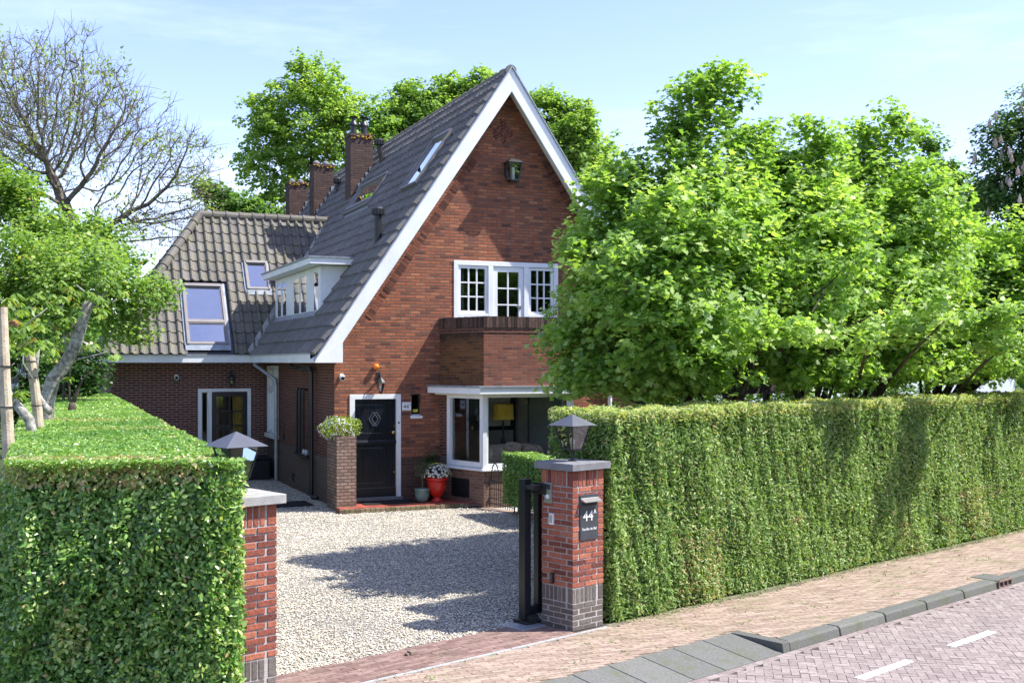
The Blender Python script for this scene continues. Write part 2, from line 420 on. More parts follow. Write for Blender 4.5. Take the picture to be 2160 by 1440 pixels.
def segs_mesh(name, P0, P1, r0, r1, n, mat, parent):
    d = unit(P1-P0); ref = np.where(np.abs(d[:,2:3]) > .9, np.array([[1.,0,0]]), np.array([[0,0,1.]]))
    u = unit(np.cross(d, ref)); w = np.cross(d, u)
    a = np.arange(n)*2*math.pi/n; c, s = np.cos(a)[None,:,None], np.sin(a)[None,:,None]
    ring = u[:,None,:]*c + w[:,None,:]*s
    A = P0[:,None,:] + ring*r0[:,None,None]; B = P1[:,None,:] + ring*r1[:,None,None]
    i2 = (np.arange(n)+1) % n
    Q = np.stack([A, A[:,i2], B[:,i2], B], 2)      # (N,n,4,3)
    return npmesh(name, Q.reshape(-1,3), 4, np.full(len(P0)*n, .5), mat, parent)

def colonize(att, start, step, kill, maxit=200, jit=.12, seed=0, infl=1e9):
    r = np.random.default_rng(seed)
    nodes = [np.array(p, float) for p in start]; par = [-1] + list(range(len(start)-1))
    att = np.array(att); NA = np.array(nodes)
    D = np.linalg.norm(att[:,None]-NA[None], axis=2); near = D.argmin(1); dist = D.min(1)
    kids = {}
    for it in range(maxit):
        if len(att) == 0: break
        act = dist < infl
        idx = np.unique(near[act]); new = []
        for i in idx:
            m = (near == i) & act
            d = unit(att[m]-nodes[i]).sum(0); l = np.linalg.norm(d)
            if l < 1e-6: d = r.normal(size=3); l = np.linalg.norm(d)
            d = d/l + r.normal(size=3)*jit; d /= np.linalg.norm(d)
            if kids.get(i, 0) >= 4: continue
            kids[i] = kids.get(i, 0)+1
            new.append((nodes[i]+d*step, i))
        if not new: break
        b = len(nodes)
        for p, i in new: nodes.append(p); par.append(int(i))
        Q = np.array([p for p, _ in new])
        D = np.linalg.norm(att[:,None]-Q[None], axis=2); m = D.min(1); am = D.argmin(1)
        upd = m < dist; near[upd] = am[upd]+b; dist[upd] = m[upd]
        keep = dist > kill; att, near, dist = att[keep], near[keep], dist[keep]
    return np.array(nodes), np.array(par)
def radii(nodes, par, tip=.008, e=2.3, rmax=.3):
    n = len(nodes); acc = np.zeros(n)
    for i in range(n-1, -1, -1):
        if acc[i] == 0: acc[i] = tip**e
        if par[i] >= 0: acc[par[i]] += acc[i]
    return np.minimum(acc**(1/e), rmax)
def branches(name, nodes, par, r, mat, parent, split=.02):
    m = par >= 0; i = np.where(m)[0]; p = par[i]
    return segs_mesh(name, nodes[p], nodes[i], np.minimum(r[p], r[i]*1.25), r[i], 5, mat, parent)

def ellips_pts(ell, n, shell=.45, seed=0, gap=0, gf=.8):
    r = np.random.default_rng(seed); out = []
    vol = [(e[3]*e[5])**1.0*(.4+e[4])**.5 for e in ell]; tot = sum(vol)
    for e, v in zip(ell, vol):
        k = max(3, int(n*v/tot/(1-min(.75, gap*.42))))
        d = r.normal(size=(k,3)); d /= np.linalg.norm(d, axis=1, keepdims=True)
        rad = r.uniform(0, 1, k)**shell
        out.append(np.array(e[:3]) + d*rad[:,None]*np.array(e[3:6])*(1+.12*r.normal(size=(k,1))))
    P = np.concatenate(out)
    if gap:
        q = sfield(P, seed+3, gf); P = P[q > np.quantile(q, min(.75, gap*.42))]
    return P
def ell_px(L, Y, ry):
    out = []
    for (px, py, rx, rz, *o) in L:
        y = Y + (o[0] if o else 0); c = at(px, py, y); s = y/F_PX
        out.append((c[0], c[1], c[2], rx*s, o[1] if len(o) > 1 else min(ry, max(rx, rz)*s*1.05), rz*s))
    return out
def crown(name, C, center, per, rad, size, aspect, shape, mat, parent, seed, upb=1.0, outb=.3, droop=0, tb=.42, tv=.17, tfreq=.9):
    r = np.random.default_rng(seed)
    n = len(C)*per; ci = np.repeat(np.arange(len(C)), per)
    off = r.normal(size=(n,3)); off /= np.linalg.norm(off, axis=1, keepdims=True); off *= (r.uniform(.2,1,n)**.6)[:,None]
    rr = rad*r.uniform(.6, 1.3, len(C))[ci]
    P = C[ci] + off*rr[:,None]*np.array([1,1,.75])
    nn = off*.25 + unit(P-np.array(center))*outb + np.array([0,0,upb]) + r.normal(size=(n,3))*.5
    s = size*r.uniform(.6,1.25,n)
    v, k = leaves(P, nn, s, aspect, shape, droop)
    t = np.clip(tb + .14*sfield(P, seed, tfreq) + .12*r.normal(size=len(C))[ci] + r.normal(size=n)*tv, 0, 1)
    return npmesh(name, v, k, t, mat, parent)

SKY_STR, SUN_STR, EXPO = .142, 4.3, 1.14
# ================================================================== SETTING
def struct(mb, name, mat, fr=FW, **k):
    o = mb.build(name, mat, None, fr=fr, **k); o['kind'] = 'structure'; return o

def soilmat():
    m, nt, out = newmat('garden_ground'); g = nt.nodes.new('ShaderNodeNewGeometry').outputs['Position']
    n = noise(nt, .7, 6, g, .7); r = ramp(nt, [(.35,(.05,.075,.02)),(.6,(.075,.11,.028)),(.75,(.10,.085,.05))])
    nt.links.new(n.outputs[0], r.inputs[0]); bsdf(nt, out, r.outputs[0], .95, .1, bump=noise(nt, 25, 4, g).outputs[0], bstr=.6, bdist=.03); return m
M['soil'] = soilmat()
mb = MB(); mb.quad((-400,-300,-.17),(400,-300,-.17),(400,600,-.17),(-400,600,-.17)); struct(mb, 'ground', M['soil'])
mb = MB(); mb.quad((-60,-.1,-.012),(60,-.1,-.012),(60,90,-.012),(-60,90,-.012)); struct(mb, 'garden_ground', M['soil'], FS)

# gravel drive: voronoi stones + a layer of real pebbles
def gravelmat():
    m, nt, out = newmat('gravel_bed'); L = nt.links; g = nt.nodes.new('ShaderNodeNewGeometry').outputs['Position']
    v = nt.nodes.new('ShaderNodeTexVoronoi'); v.inputs['Scale'].default_value = 48; L.new(g, v.inputs['Vector'])
    sep = nt.nodes.new('ShaderNodeSeparateColor'); L.new(v.outputs['Color'], sep.inputs[0])
    r = ramp(nt, [(0,(.16,.15,.13)),(.3,(.40,.37,.31)),(.7,(.56,.52,.45)),(1,(.72,.70,.66))]); L.new(sep.outputs[0], r.inputs[0])
    c = mix(nt, r.outputs[0], (.10,.09,.08), maprange(nt, v.outputs['Distance'], .42, .75, 0, .9))
    big = noise(nt, .5, 4, g)
    c = mix(nt, c, (.75,.72,.68), maprange(nt, big.outputs[0], .4, .65, .5, 0), 'MULTIPLY')
    bsdf(nt, out, c, .85, .2, bump=maprange(nt, v.outputs['Distance'], 0, .7, 1, 0), bstr=1, bdist=.018); return m
M['gravel'] = gravelmat()
M['pebble'] = tintmat('pebbles', [(0,(.20,.18,.16)),(.15,(.40,.35,.27)),(.4,(.62,.55,.42)),(.75,(.76,.70,.57)),(1,(.84,.81,.75))], .75, .3, nscale=60, bump=0)
DRIVE = [(-2.5,10.62),(.55,13.42),(1.0,14.2),(1.0,21.6),(.15,23.2),(-.6,23.4),(-3.6,23.4),(-3.7,24),(-6.5,30.3),(-11,28.5),(-5.5,14)]
mb = MB(); mb.poly([(x,y,0) for x,y in DRIVE]); struct(mb, 'driveway', M['gravel'])
def inpoly(x, y, P):
    c = np.zeros(len(x), bool)
    for i in range(len(P)):
        x1,y1 = P[i]; x2,y2 = P[i-1]
        m = ((y1 > y) != (y2 > y)) & (x < (x2-x1)*(y-y1)/((y2-y1) or 1e-9)+x1); c ^= m
    return c
def pebbles():
    n = 118000; x = RNG.uniform(-7, 1, n); y = 10.6 + 18*RNG.uniform(0,1,n)**1.5
    vis = (x > -.49*y/2.16*1.02-.2 + 0*y) & (x > -2.35-.43*(y-9.45)) & inpoly(x, y, DRIVE)
    x, y = x[vis], y[vis]; n = len(x)
    r = RNG.uniform(.008, .0165, n)*(1+.012*(y-10))
    z = RNG.uniform(.0,.008,n) + .006*sfield(np.stack([x,y,0*x],1), 3, 2.5)
    keep = sfield(np.stack([x,y,0*x],1), 8, .9) + RNG.normal(size=n)*.5 > -.75; x, y, r, z = x[keep], y[keep], r[keep], z[keep]; n = len(x)
    O = np.array([(1,0,0),(0,1,0),(-1,0,0),(0,-1,0),(0,0,1)], float)
    V = O[None]*r[:,None,None]*RNG.uniform(.7,1.25,(n,5,1))
    V[:,:,2] *= .62; a = RNG.uniform(0,6.28,n); ca, sa = np.cos(a)[:,None], np.sin(a)[:,None]
    X = V[:,:,0]*ca - V[:,:,1]*sa; Y = V[:,:,0]*sa + V[:,:,1]*ca
    V = np.stack([X, Y, V[:,:,2] + .3*r[:,None]*0], 2) + np.stack([x,y,z+.004],1)[:,None,:]
    V[:,4,:2] += RNG.normal(size=(n,2))*r[:,None]*.3
    F = np.array([(0,1,4),(1,2,4),(2,3,4),(3,0,4)])
    Q = V[:,F].reshape(-1,3); t = np.repeat(np.clip(RNG.beta(2.2,1.7,n),0,1), 4)
    o = npmesh('gravel', Q, 3, t, M['pebble']); o['kind'] = 'stuff'
pebbles()

# paved surfaces laid brick by brick
def bricks(name, mat, items, z, th, fr, base_mat, outline, bz, gap=.004):
    """items: (cx, cy, L, W, ang)"""
    mb = MB()
    for (cx, cy, L_, W_, a) in items:
        mb.cbox((cx, cy, z - th/2 + random.uniform(-.0015,.0015)), L_-gap*random.uniform(.6,2.2), W_-gap*random.uniform(.6,2.2), th, a+random.gauss(0,.008),
                (random.gauss(0,.008), random.gauss(0,.01)), random.random())
    o = struct(mb, name, mat, fr)
    b = MB(); b.poly([(x,y,bz) for x,y in outline]); struct(b, name+'_bed', base_mat, fr)
M['joint'] = plain('sand_joint', (.17,.15,.11), .95, .1, var=.35, nscale=3)
M['jointdark'] = plain('dark_joint', (.075,.065,.058), .95, .1, var=.3, nscale=3)
M['clinker'] = tintmat('pavement_clinker', [(0,(.30,.22,.175)),(.5,(.38,.285,.225)),(1,(.43,.335,.27))], .85, .25, nscale=18, bump=.3, dirt=((.16,.17,.07),1.1,.45))
M['clinker2'] = tintmat('threshold_clinker', [(0,(.19,.12,.105)),(.5,(.26,.165,.145)),(1,(.32,.22,.19))], .85, .25, nscale=18, bump=.3, dirt=((.16,.14,.09),1.4,.4))
M['roadbrick'] = tintmat('road_brick', [(0,(.26,.21,.205)),(.3,(.30,.245,.235)),(.75,(.33,.275,.262)),(1,(.37,.31,.295))], .8, .3, nscale=22, bump=.35, dirt=((.17,.15,.14),1.3,.35))
# pavement, courses set askew to the kerb
it = []; ang = -math.radians(19.6); ca, sa = math.cos(ang), math.sin(ang)
for j in range(-140, 260):
    for i in range(-40, 130):
        u = i*.205 + (j%2)*.1025; v = j*.068; x = u*ca - v*sa; y = u*sa + v*ca
        ylo = -1.19 if x < 1.38 else -1.72
        if -5.5 < x < 20 and ylo < y < -.12 + (.06*math.sin(x*1.3) if x > .7 else 0): it.append((x, y, .205, .068, ang))
bricks('pavement', M['clinker'], it, 0.0, .05, FS, M['joint'], [(-30,-1.215),(1.30,-1.215),(1.30,-1.70),(40,-1.70),(40,.02),(-30,.02)], -.0085)
# threshold strip between pillars, courses parallel to the kerb
it = []
for j in range(11):
    for i in range(-22, 6):
        x = i*.205 + (j%2)*.1 + .1; y = -.02 + j*.066
        if x < .0 + (.55 if y > .52 else 0) or y < -.03: it.append((x, y, .205, .066, random.gauss(0,.01)))
bricks('driveway_threshold', M['clinker2'], it, .004, .05, FS, M['jointdark'], [(-4.6,-.055),(.55,-.055),(.55,.70),(-4.6,.70)], -.004)
mb = MB()
for i in range(-14, 1): mb.box(i*.5-.01, i*.5+.485, -.115, -.06, -.05, .003, random.random())
struct(mb, 'edging_strip', M['concrete'], FS)
# road in herringbone
it = []; W_ = .088; a0 = math.radians(45-8); ca, sa = math.cos(a0), math.sin(a0)
for j in range(-90, 200):
    for m_ in range(-50, 60):
        for (gx, gy, L1, ag) in ((j+4*m_+1, j*1.0+.5, .176, 0), (j+4*m_+3.5, j+1.0, .176, math.pi/2)):
            u, v = gx*W_, gy*W_; x = u*ca - v*sa; y = u*sa + v*ca - 1.9
            if -1.6 < x < 18 and -4.9 < y < -1.98: it.append((x, y, L1, W_, a0+ag))
bricks('road', M['roadbrick'], it, -.1, .06, FS, M['jointdark'], [(-60,-8.2),(60,-8.2),(60,-1.75),(-60,-1.75)], -.104)
it = []
for i in range(-10, 62):
    it.append((i*.2, -1.94, .2, .095, 0))
mb = MB()
for (cx,cy,L1,W1,a) in it: mb.cbox((cx,cy,-.13), L1-.008, W1-.006, .06, a, (0,0), random.random())
struct(mb, 'gutter_course', M['roadbrick'], FS)
# kerb stones (real step) and dropped apron
mb = MB(); x = 1.42
kerbs = []
while x < 30:
    kerbs.append((x, x+.98)); x += 1.0
for x0, x1 in kerbs:
    if x0 < 6.6 < x1: x1 = 6.36
    mb.prism([(x0,-1.895,-.16),(x0,-1.87,-.015),(x0,-1.84,.004),(x0,-1.70,.006),(x0,-1.70,-.16)], (x1-x0-.006,0,0), random.random())
mb.prism([(6.78,-1.895,-.16),(6.78,-1.87,-.015),(6.78,-1.84,.004),(6.78,-1.70,.006),(6.78,-1.70,-.16)], (.63,0,0), .4)
# wing stone closing the ramp
mb.hexa([(1.28,-1.20,-.16),(1.28,-1.895,-.16),(1.41,-1.895,-.16),(1.41,-1.20,-.16),(1.28,-1.20,.0),(1.28,-1.87,-.0),(1.41,-1.87,.005),(1.41,-1.20,.005)], .35)
struct(mb, 'kerb', M['kerb'], FS, bevel=.008)
mb = MB()
for i in range(-12, 3):
    x0 = i*.5+.27; x1 = min(x0+.488, 1.27)
    if x1 - x0 < .1: continue
    mb.hexa([(x0,-1.89,-.16),(x1,-1.89,-.16),(x1,-1.205,-.16),(x0,-1.205,-.16),(x0,-1.89,-.094),(x1,-1.89,-.094),(x1,-1.205,.002),(x0,-1.205,.002)], random.uniform(.5,1))
struct(mb, 'dropped_kerb_apron', M['kerb'], FS, bevel=.005)
M['marking'] = plain('marking_paint', (.78,.78,.76), .6, .3, var=.06, nscale=20)
for k, x0 in enumerate((-.9, .99, 2.88, 4.77+.02, 6.68, 8.58, 10.48)):
    mb = MB()
    for q in range(5): mb.box(x0+q*.2, x0+q*.2+.194, -3.0+random.uniform(-.003,.003), -2.9, -.1, -.0955)
    struct(mb, 'road_marking', M['marking'], FS)
# far side pavement (behind the camera)
mb = MB(); mb.box(-60,60,-10.5,-8.2,-.2,0); struct(mb, 'far_pavement', M['joint'], FS)

# drain in the kerb
t = thing('kerb_drain', 'rusty slotted kerb inlet drain let into the grey kerb stones', 'drain', FS, (6.57,-1.8,0))
mb = MB(); mb.box(6.37,6.77,-1.905,-1.885,-.10,-.085,.5); mb.box(6.37,6.77,-1.905,-1.885,-.015,.008,.5)
for k in range(4): mb.box(6.37+k*.1275,6.37+k*.1275+.018,-1.905,-1.885,-.085,-.015)
M['rust'] = plain('rusty_iron', (.24,.17,.14), .8, .3, .3, var=.3)
mb.build('frame', M['rust'], t)
mb = MB(); mb.box(6.37,6.77,-1.86,-1.50,-.16,.009); mb.build('cover_plate', M['kerb'], t)
mb = MB(); mb.box(6.372,6.768,-1.884,-1.861,-.15,-.02); mb.build('opening', M['dark'], t)
for (x,y,w) in ((-1.91,.42,.07),):
    o = MB(); o.box(x-.05,x+.05,y-.03,y+.04,.004,.045,.3); o.box(x-.09,x-.055,y-.02,y+.03,.004,.03,.5)
    oo = o.build('brick_fragment', M['brownbrick'] if 'brownbrick' in M else M['cabinet'], None, fr=FS, base=(x,y,0), bevel=.008)
    tag(oo, 'small loose brown brick chunk lying on the paving at the gravel edge', 'brick')

# ================================================================== HOUSE
RS, RZ, SL = 3.77, 9.26, 1.46
def zr(s_): return RZ - SL*abs(s_-RS)
HB = thing('brick_house', 'red brick house with steep tiled gable roof, white bargeboards and hipped left wing', 'house', FH, (0,0,0))
def plane(O, U, Nrm):
    O, U, Nrm = Vector(O), Vector(U), Vector(Nrm)
    return lambda u, z, d=0: (O.x+U.x*u+Nrm.x*d, O.y+U.y*u+Nrm.y*d, z)
GA = plane((0,0,0),(1,0,0),(0,-1,0))
SI = plane((0,0,0),(0,1,0),(-1,0,0))
WI = plane((0,7.3,0),(1,0,0),(0,-1,0))
DO = plane((.2,0,0),(0,1,0),(-1,0,0))
def wallskin(mb, m, outer, holes, depth=.14, flip=False):
    loops = [[Vector((u,z,0)) for u,z in outer]] + [[Vector((u,z,0)) for u,z in h] for h in holes]
    flat = [p for l in loops for p in l]
    tris = geometry.tessellate_polygon(loops)
    vs = [m(p.x, p.y, 0) for p in flat]
    a, b, c = [Vector(m(q[0], q[1], 0)) for q in ((0,0),(1,0),(0,1))]
    nrm = Vector(m(0,0,1))-Vector(m(0,0,0))
    fs = []
    for t in tris:
        p, q, r_ = [Vector(vs[i]) for i in t]
        n = (q-p).cross(r_-p)
        if n.length < 1e-9: continue
        fs.append(tuple(t) if n.dot(nrm) > 0 else tuple(t)[::-1])
    mb.add(vs, fs)
    for h in holes:
        for i in range(len(h)):
            (u0,z0),(u1,z1) = h[i], h[(i+1)%len(h)]
            mb.quad(m(u0,z0,0), m(u1,z1,0), m(u1,z1,-depth), m(u0,z0,-depth))
def rect(u0,u1,z0,z1): return [(u0,z0),(u1,z0),(u1,z1),(u0,z1)]

def window(parent, m, u0, u1, z0, z1, cols=1, rows=1, fw=.07, bar=.022, d=-.05, dep=.06, mat='white', glass='glass', name='window', lbl=None, pane=True):
    mb = MB()
    mb.mbox(m,u0,u1,z0,z0+fw,d,d+dep); mb.mbox(m,u0,u1,z1-fw,z1,d,d+dep)
    mb.mbox(m,u0,u0+fw,z0+fw,z1-fw,d,d+dep); mb.mbox(m,u1-fw,u1,z0+fw,z1-fw,d,d+dep)
    iu0, iu1, iz0, iz1 = u0+fw, u1-fw, z0+fw, z1-fw
    for k in range(1, cols):
        x = iu0+(iu1-iu0)*k/cols; mb.mbox(m,x-bar/2,x+bar/2,iz0,iz1,d+.012,d+dep-.012)
    for k in range(1, rows):
        z = iz0+(iz1-iz0)*k/rows; mb.mbox(m,iu0,iu1,z-bar/2,z+bar/2,d+.015,d+dep-.015)
    w = mb.build(name, M[mat], parent)
    if lbl: w['label'] = lbl
    if pane:
        p = MB(); p.quad(m(iu0,iz0,d+.022), m(iu1,iz0,d+.022), m(iu1,iz1,d+.022), m(iu0,iz1,d+.022)); p.build('pane', M[glass], w)
    return w

# --- walls
mb = MB()
zt = zr(0)-.10
door_h = rect(.32,1.43,.10,2.32); slit = rect(1.67,1.87,1.84,2.31); balc = rect(2.62,5.10,3.06,5.19); bayo = rect(2.36,5.18,.77,2.30)
wallskin(mb, GA, [(0,0),(7.54,0),(7.54,zt),(RS,RZ-.10),(0,zt)], [door_h, slit, balc, bayo])
mb.build('gable_wall', M['gable'], HB)
mb = MB()
swin = rect(5.74,7.12,1.08,2.90)
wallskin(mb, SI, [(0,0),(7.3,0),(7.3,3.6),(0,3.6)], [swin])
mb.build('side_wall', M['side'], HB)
mb = MB(); mb.box(-.03,-.002,0,5.6,0,.97); mb.build('side_plinth', M['side'], HB)
mb = MB()
wdoor = rect(-1.78,-.42,.02,2.30)
wallskin(mb, WI, [(-3.9,0),(0,0),(0,3.35),(-3.9,3.35)], [wdoor])
mb.quad((-3.9,7.3,0),(-3.9,12.6,0),(-3.9,12.6,3.35),(-3.9,7.3,3.35)); mb.quad((-3.9,12.6,0),(0,12.6,0),(0,12.6,3.3),(-3.9,12.6,3.3))
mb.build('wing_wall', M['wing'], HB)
mb = MB()
mb.quad((7.54,0,0),(7.54,26,0),(7.54,26,zt),(7.54,0,zt)); mb.poly([(0,26,0),(7.54,26,0),(7.54,26,zt),(RS,26,RZ-.1),(0,26,zt)]); mb.quad((0,7.31,0),(0,26,0),(0,26,zt),(0,7.31,zt))
mb.build('rear_wall', M['side'], HB)
# verge of soldier bricks following the bargeboards, herringbone apex
for sgn in (-1, 1):
    mb = MB(); n = 96
    for i in range(n):
        q = i/n; s_ = RS + sgn*(3.35*(1-q)+.10); z = RZ - (1.03 if sgn < 0 else .47) - SL*abs(s_-RS)
        if z < 3.9 or random.random() < .1: continue
        if z > RZ-1.75: continue
        a = math.atan(SL)*(-sgn)
        # perpendicular stub bricks
        dx, dz = math.sin(math.atan(SL))*sgn, math.cos(math.atan(SL))
        L_ = .16; wd = .026; tx, tz = -dz*sgn, dx*sgn
        c = Vector((s_, 0, z)); p = []
        for (aa, bb) in ((0,-wd),(L_,-wd),(L_,wd),(0,wd)):
            p.append((c.x+dx*aa+tx*bb, -.012-random.random()*0.0, c.z+dz*aa+tz*bb))
        p = p if sgn < 0 else p[::-1]
        mb.prism(p, (0,.02,0), random.random())
    M['vb'] = M.get('vb') or tintmat('verge_bricks', [(0,(.10,.05,.04)),(.6,(.20,.085,.06)),(1,(.30,.12,.075))], .9, .2)
    mb.build('verge_brickwork', M['vb'], HB)
mb = MB()
for r_ in range(7):
    for c_ in range(-2, 3):
        for sg in (-1,1):
            x = RS + c_*.155 + sg*.036; z = RZ - .98 - r_*.075 - (.0 if sg<0 else .0)
            if abs(x-RS) > (RZ-.80-z)/SL - .06 or z < RZ-1.45+abs(c_)*.08: continue
            u = Vector((.62*sg,0,.78)); w = Vector((-.78*sg,0,.62)); c = Vector((x,0,z)); p = []
            for aa, bb in ((-.055,-.02),(.055,-.02),(.055,.02),(-.055,.02)): p.append(tuple(c+u*aa+w*bb+Vector((0,-.013,0))))
            mb.prism(p, (0,.02,0), random.random())
mb.build('apex_brickwork', M['vb'], HB)

# --- roof tiles as relief
PROF = [(0,.0),(.10,.034),(.22,.050),(.34,.034),(.46,.002),(.58,-.005),(.76,-.007),(.92,-.002)]
def tiles(mb, O, U, V, ulen, vlen, tw=.235, g=.345, lip=.052, roll=1.0, clipf=None):
    O, U, V = Vector(O), Vector(U).normalized(), Vector(V).normalized(); Nn = U.cross(V)
    if Nn.z < 0: Nn = -Nn
    cols = int(math.ceil(ulen/tw)); rows = int(math.ceil(vlen/g))
    nr = int(vlen/g)+1
    for j in range(rows):
        v0, v1 = j*g, min((j+1)*g, vlen)
        for i in range(cols):
            tl = random.random(); dz = random.gauss(0,.0025); dv = random.gauss(0,.004)
            uc, vc = (i+.5)*tw, (v0+v1)/2
            if clipf and not clipf(O+U*uc+V*vc): continue
            pr = [(a*tw, h*roll) for a, h in PROF] + [(tw*1.0, 0.0)]
            vs = []
            for (vv, lift) in ((v0+dv-.02, lip+dz), (v1, .010+dz)):
                for (a, h) in pr: vs.append(O + U*(i*tw+a) + V*vv + Nn*(lift+h))
            n = len(pr); lo = []
            for (a, h) in pr: vs.append(O + U*(i*tw+a) + V*(v0+dv-.02) + Nn*(.004+min(h,0)+h*.55))
            fs = [(k, k+1, n+k+1, n+k) for k in range(n-1)] + [(2*n+k, 2*n+k+1, k+1, k) for k in range(n-1)]
            mb.add(vs, fs, tl)
def ridge_tiles(mb, A, B, r=.11, step=.38):
    A, B = Vector(A), Vector(B); L_ = (B-A).length; d = (B-A)/L_; n = max(1, int(L_/step))
    for i in range(n):
        p0 = A + d*(i*L_/n - .03); p1 = A + d*((i+1)*L_/n)
        mb.tube([p0, p0+d*.05, p0+d*.052, p1], [r*1.16, r*1.16, r*1.0, r*.96], 12, random.random())

sv = Vector((1,0,SL)).normalized()
SK = (2.10,2.95,.62,1.80)      # gable roof skylight s0,s1,t0,t1
CS = (2.18,2.74,4.8,7.35)      # glazed strip beside the chimney
mb = MB()
def clipw(p):
    if SK[0]-.02 < p.x < SK[1] and SK[2] < p.y < SK[3]: return False
    if CS[0] < p.x < CS[1] and CS[2] < p.y < CS[3]: return False
    if .25 < p.x < 1.05 and 2.15 < p.y < 7.1: return False
    return True
tiles(mb, (-.43,-.42,zr(-.43)+.015), (0,1,0), sv, 24, 4.20*math.sqrt(1+SL*SL), roll=1.6, lip=.06, clipf=clipw)
rw = mb.build('roof', M['rooftile_dark'], HB)
mb = MB()
mb.quad((-.42,-.45,zr(-.42)-.02),(-.42,25.9,zr(-.42)-.02),(RS,25.9,RZ-.02),(RS,-.45,RZ-.02)); mb.quad((RS,-.45,RZ-.02),(RS,25.9,RZ-.02),(8.04,25.9,zr(8.04)-.02),(8.04,-.45,zr(8.04)-.02))
mb.build('roof_deck', M['black'], rw)
se = Vector((-1,0,SL)).normalized()
mb = MB(); tiles(mb, (8.09,-.42,zr(8.09)), (0,1,0), se, 24, 4.32*math.sqrt(1+SL*SL), g=.345, tw=.47); mb.build('east_roof_slope', M['rooftile_dark'], rw)
mb = MB(); ridge_tiles(mb, (RS,-.44,RZ+.02), (RS,24,RZ+.02)); mb.build('ridge_tiles', M['rooftile'], rw)
# bargeboards
mb = MB()
def rk(s_, off): return RZ + .03 - SL*abs(s_-RS) - off
for a, b in ((-.52, RS), (8.06, RS)):
    sg = 1 if b > a else -1
    if sg > 0:
        front = [(.05,-.5,rk(.05,.47)),(a+.0,-.5,rk(a,-.02)-.0),(RS,-.5,RZ+.07),(RS,-.5,RZ-.44)]
    else:
        front = [(RS,-.5,RZ-.44),(RS,-.5,RZ+.07),(a,-.5,rk(a,-.02)),(7.49,-.5,rk(7.49,.47))]
    mb.prism(front if sg > 0 else front, (0,.05,0))
# boxed feet
mb.prism([(-.52,-.505,2.98),(.05,-.505,2.98),(.05,-.505,rk(.05,.40)),(-.52,-.505,rk(-.52,-.02))], (0,.5,0))
mb.prism([(7.49,-.505,2.98),(8.06,-.505,2.98),(8.06,-.505,rk(8.06,-.02)),(7.49,-.505,rk(7.49,.40))], (0,.5,0))
# soffits under the rakes
for a, b in ((.05, RS),(7.49, RS)):
    mb.hexa([(a,-.45,rk(a,.20)),(a,-.002,rk(a,.20)),(a,-.002,rk(a,.17)),(a,-.45,rk(a,.17)),(b,-.45,RZ-.17),(b,-.002,RZ-.17),(b,-.002,RZ-.14),(b,-.45,RZ-.14)])
mb.build('bargeboard', M['white'], HB, bevel=.006)
mb = MB()
for sg in (-1,1):
    e = RS + sg*4.30
    mb.hexa([(e,-.53,zr(e)+.03),(e,-.44,zr(e)+.03),(e,-.44,zr(e)+.075),(e,-.53,zr(e)+.075),(RS,-.53,RZ+.075),(RS,-.44,RZ+.075),(RS,-.44,RZ+.12),(RS,-.53,RZ+.12)])
mb.build('verge_trim', M['lead'], HB)
# side gutter and soffit
mb = MB()
mb.box(-.52,-.50,-.0,6.80,2.98,3.16); mb.box(-.50,-.0,-.0,6.8,2.985,3.01)
mb.box(-4.12,-.50,6.78,6.80,2.98,3.16); mb.box(-4.12,-.0,6.80,7.299,2.985,3.01); mb.box(-4.14,-4.12,6.78,13,2.98,3.16); mb.box(-4.12,-3.9,7.30,13,2.985,3.01)
mb.build('fascia', M['white'], HB, bevel=.004)
mb = MB()
mb.box(-.54,-.46,0,6.80,3.16,3.185); mb.box(-4.16,-.54,6.76,6.86,3.16,3.185); mb.box(-.46,-.1,-.4,6.8,3.02,3.05)
mb.build('gutter', M['zinc'], HB)

# --- wing roof
WS = 1.40; wv = Vector((0,1,WS)).normalized()
RIDT, RIDZ = 9.52, 3.2+1.4*(9.52-6.75); HL = -4.12; HT = -1.42
mb = MB()
BW = (-2.1,-1.06,6.9,8.05); SW = (-.40,.22,7.98,8.55)
def clipwing(p):
    q = (p.y-6.75)/(RIDT-6.75)
    if p.x < HL + (HT-HL)*q - .03: return False
    if BW[0]-.03 < p.x < BW[1]+.03 and BW[2]-.14 < p.y < BW[3]+.05: return False
    if SW[0] < p.x < SW[1] and SW[2] < p.y < SW[3]: return False
    return True
tiles(mb, (HL-.1,6.75,3.2), (1,0,0), wv, 6.6, math.hypot(RIDT-6.75, RIDZ-3.2), lip=.036, roll=1.25, clipf=clipwing)
ww = mb.build('wing_roof', M['rooftile'], HB)
mb = MB(); hv = Vector((HT-HL,0,RIDZ-3.2)).normalized()
def cliph(p):
    q = (p.x-HL)/(HT-HL); return 6.75+(RIDT-6.75)*q < p.y < 12.3-(12.3-RIDT)*q
tiles(mb, (HL,6.75,3.2), (0,1,0), hv, 5.6, math.hypot(HT-HL, RIDZ-3.2), clipf=cliph); mb.build('hip_slope', M['rooftile'], ww)
mb = MB(); e = .015
mb.poly([(HL,6.76,3.2-e),(2.5,6.76,3.2-e),(2.5,RIDT,RIDZ-e),(HT,RIDT,RIDZ-e)]); mb.poly([(HL,6.76,3.2-e),(HT,RIDT,RIDZ-e),(HL,12.3,3.2-e)]); mb.poly([(HT,RIDT,RIDZ-e),(2.5,RIDT,RIDZ-e),(2.5,12.3,3.2-e),(HL,12.3,3.2-e)])
mb.build('wing_deck', M['black'], ww)
mb = MB(); ridge_tiles(mb, (HT,RIDT,RIDZ+.02), (2.2,RIDT,RIDZ+.02), .12, .36); ridge_tiles(mb, (HL,6.72,3.22), (HT-.02,RIDT-.02,RIDZ+.03), .115, .36)
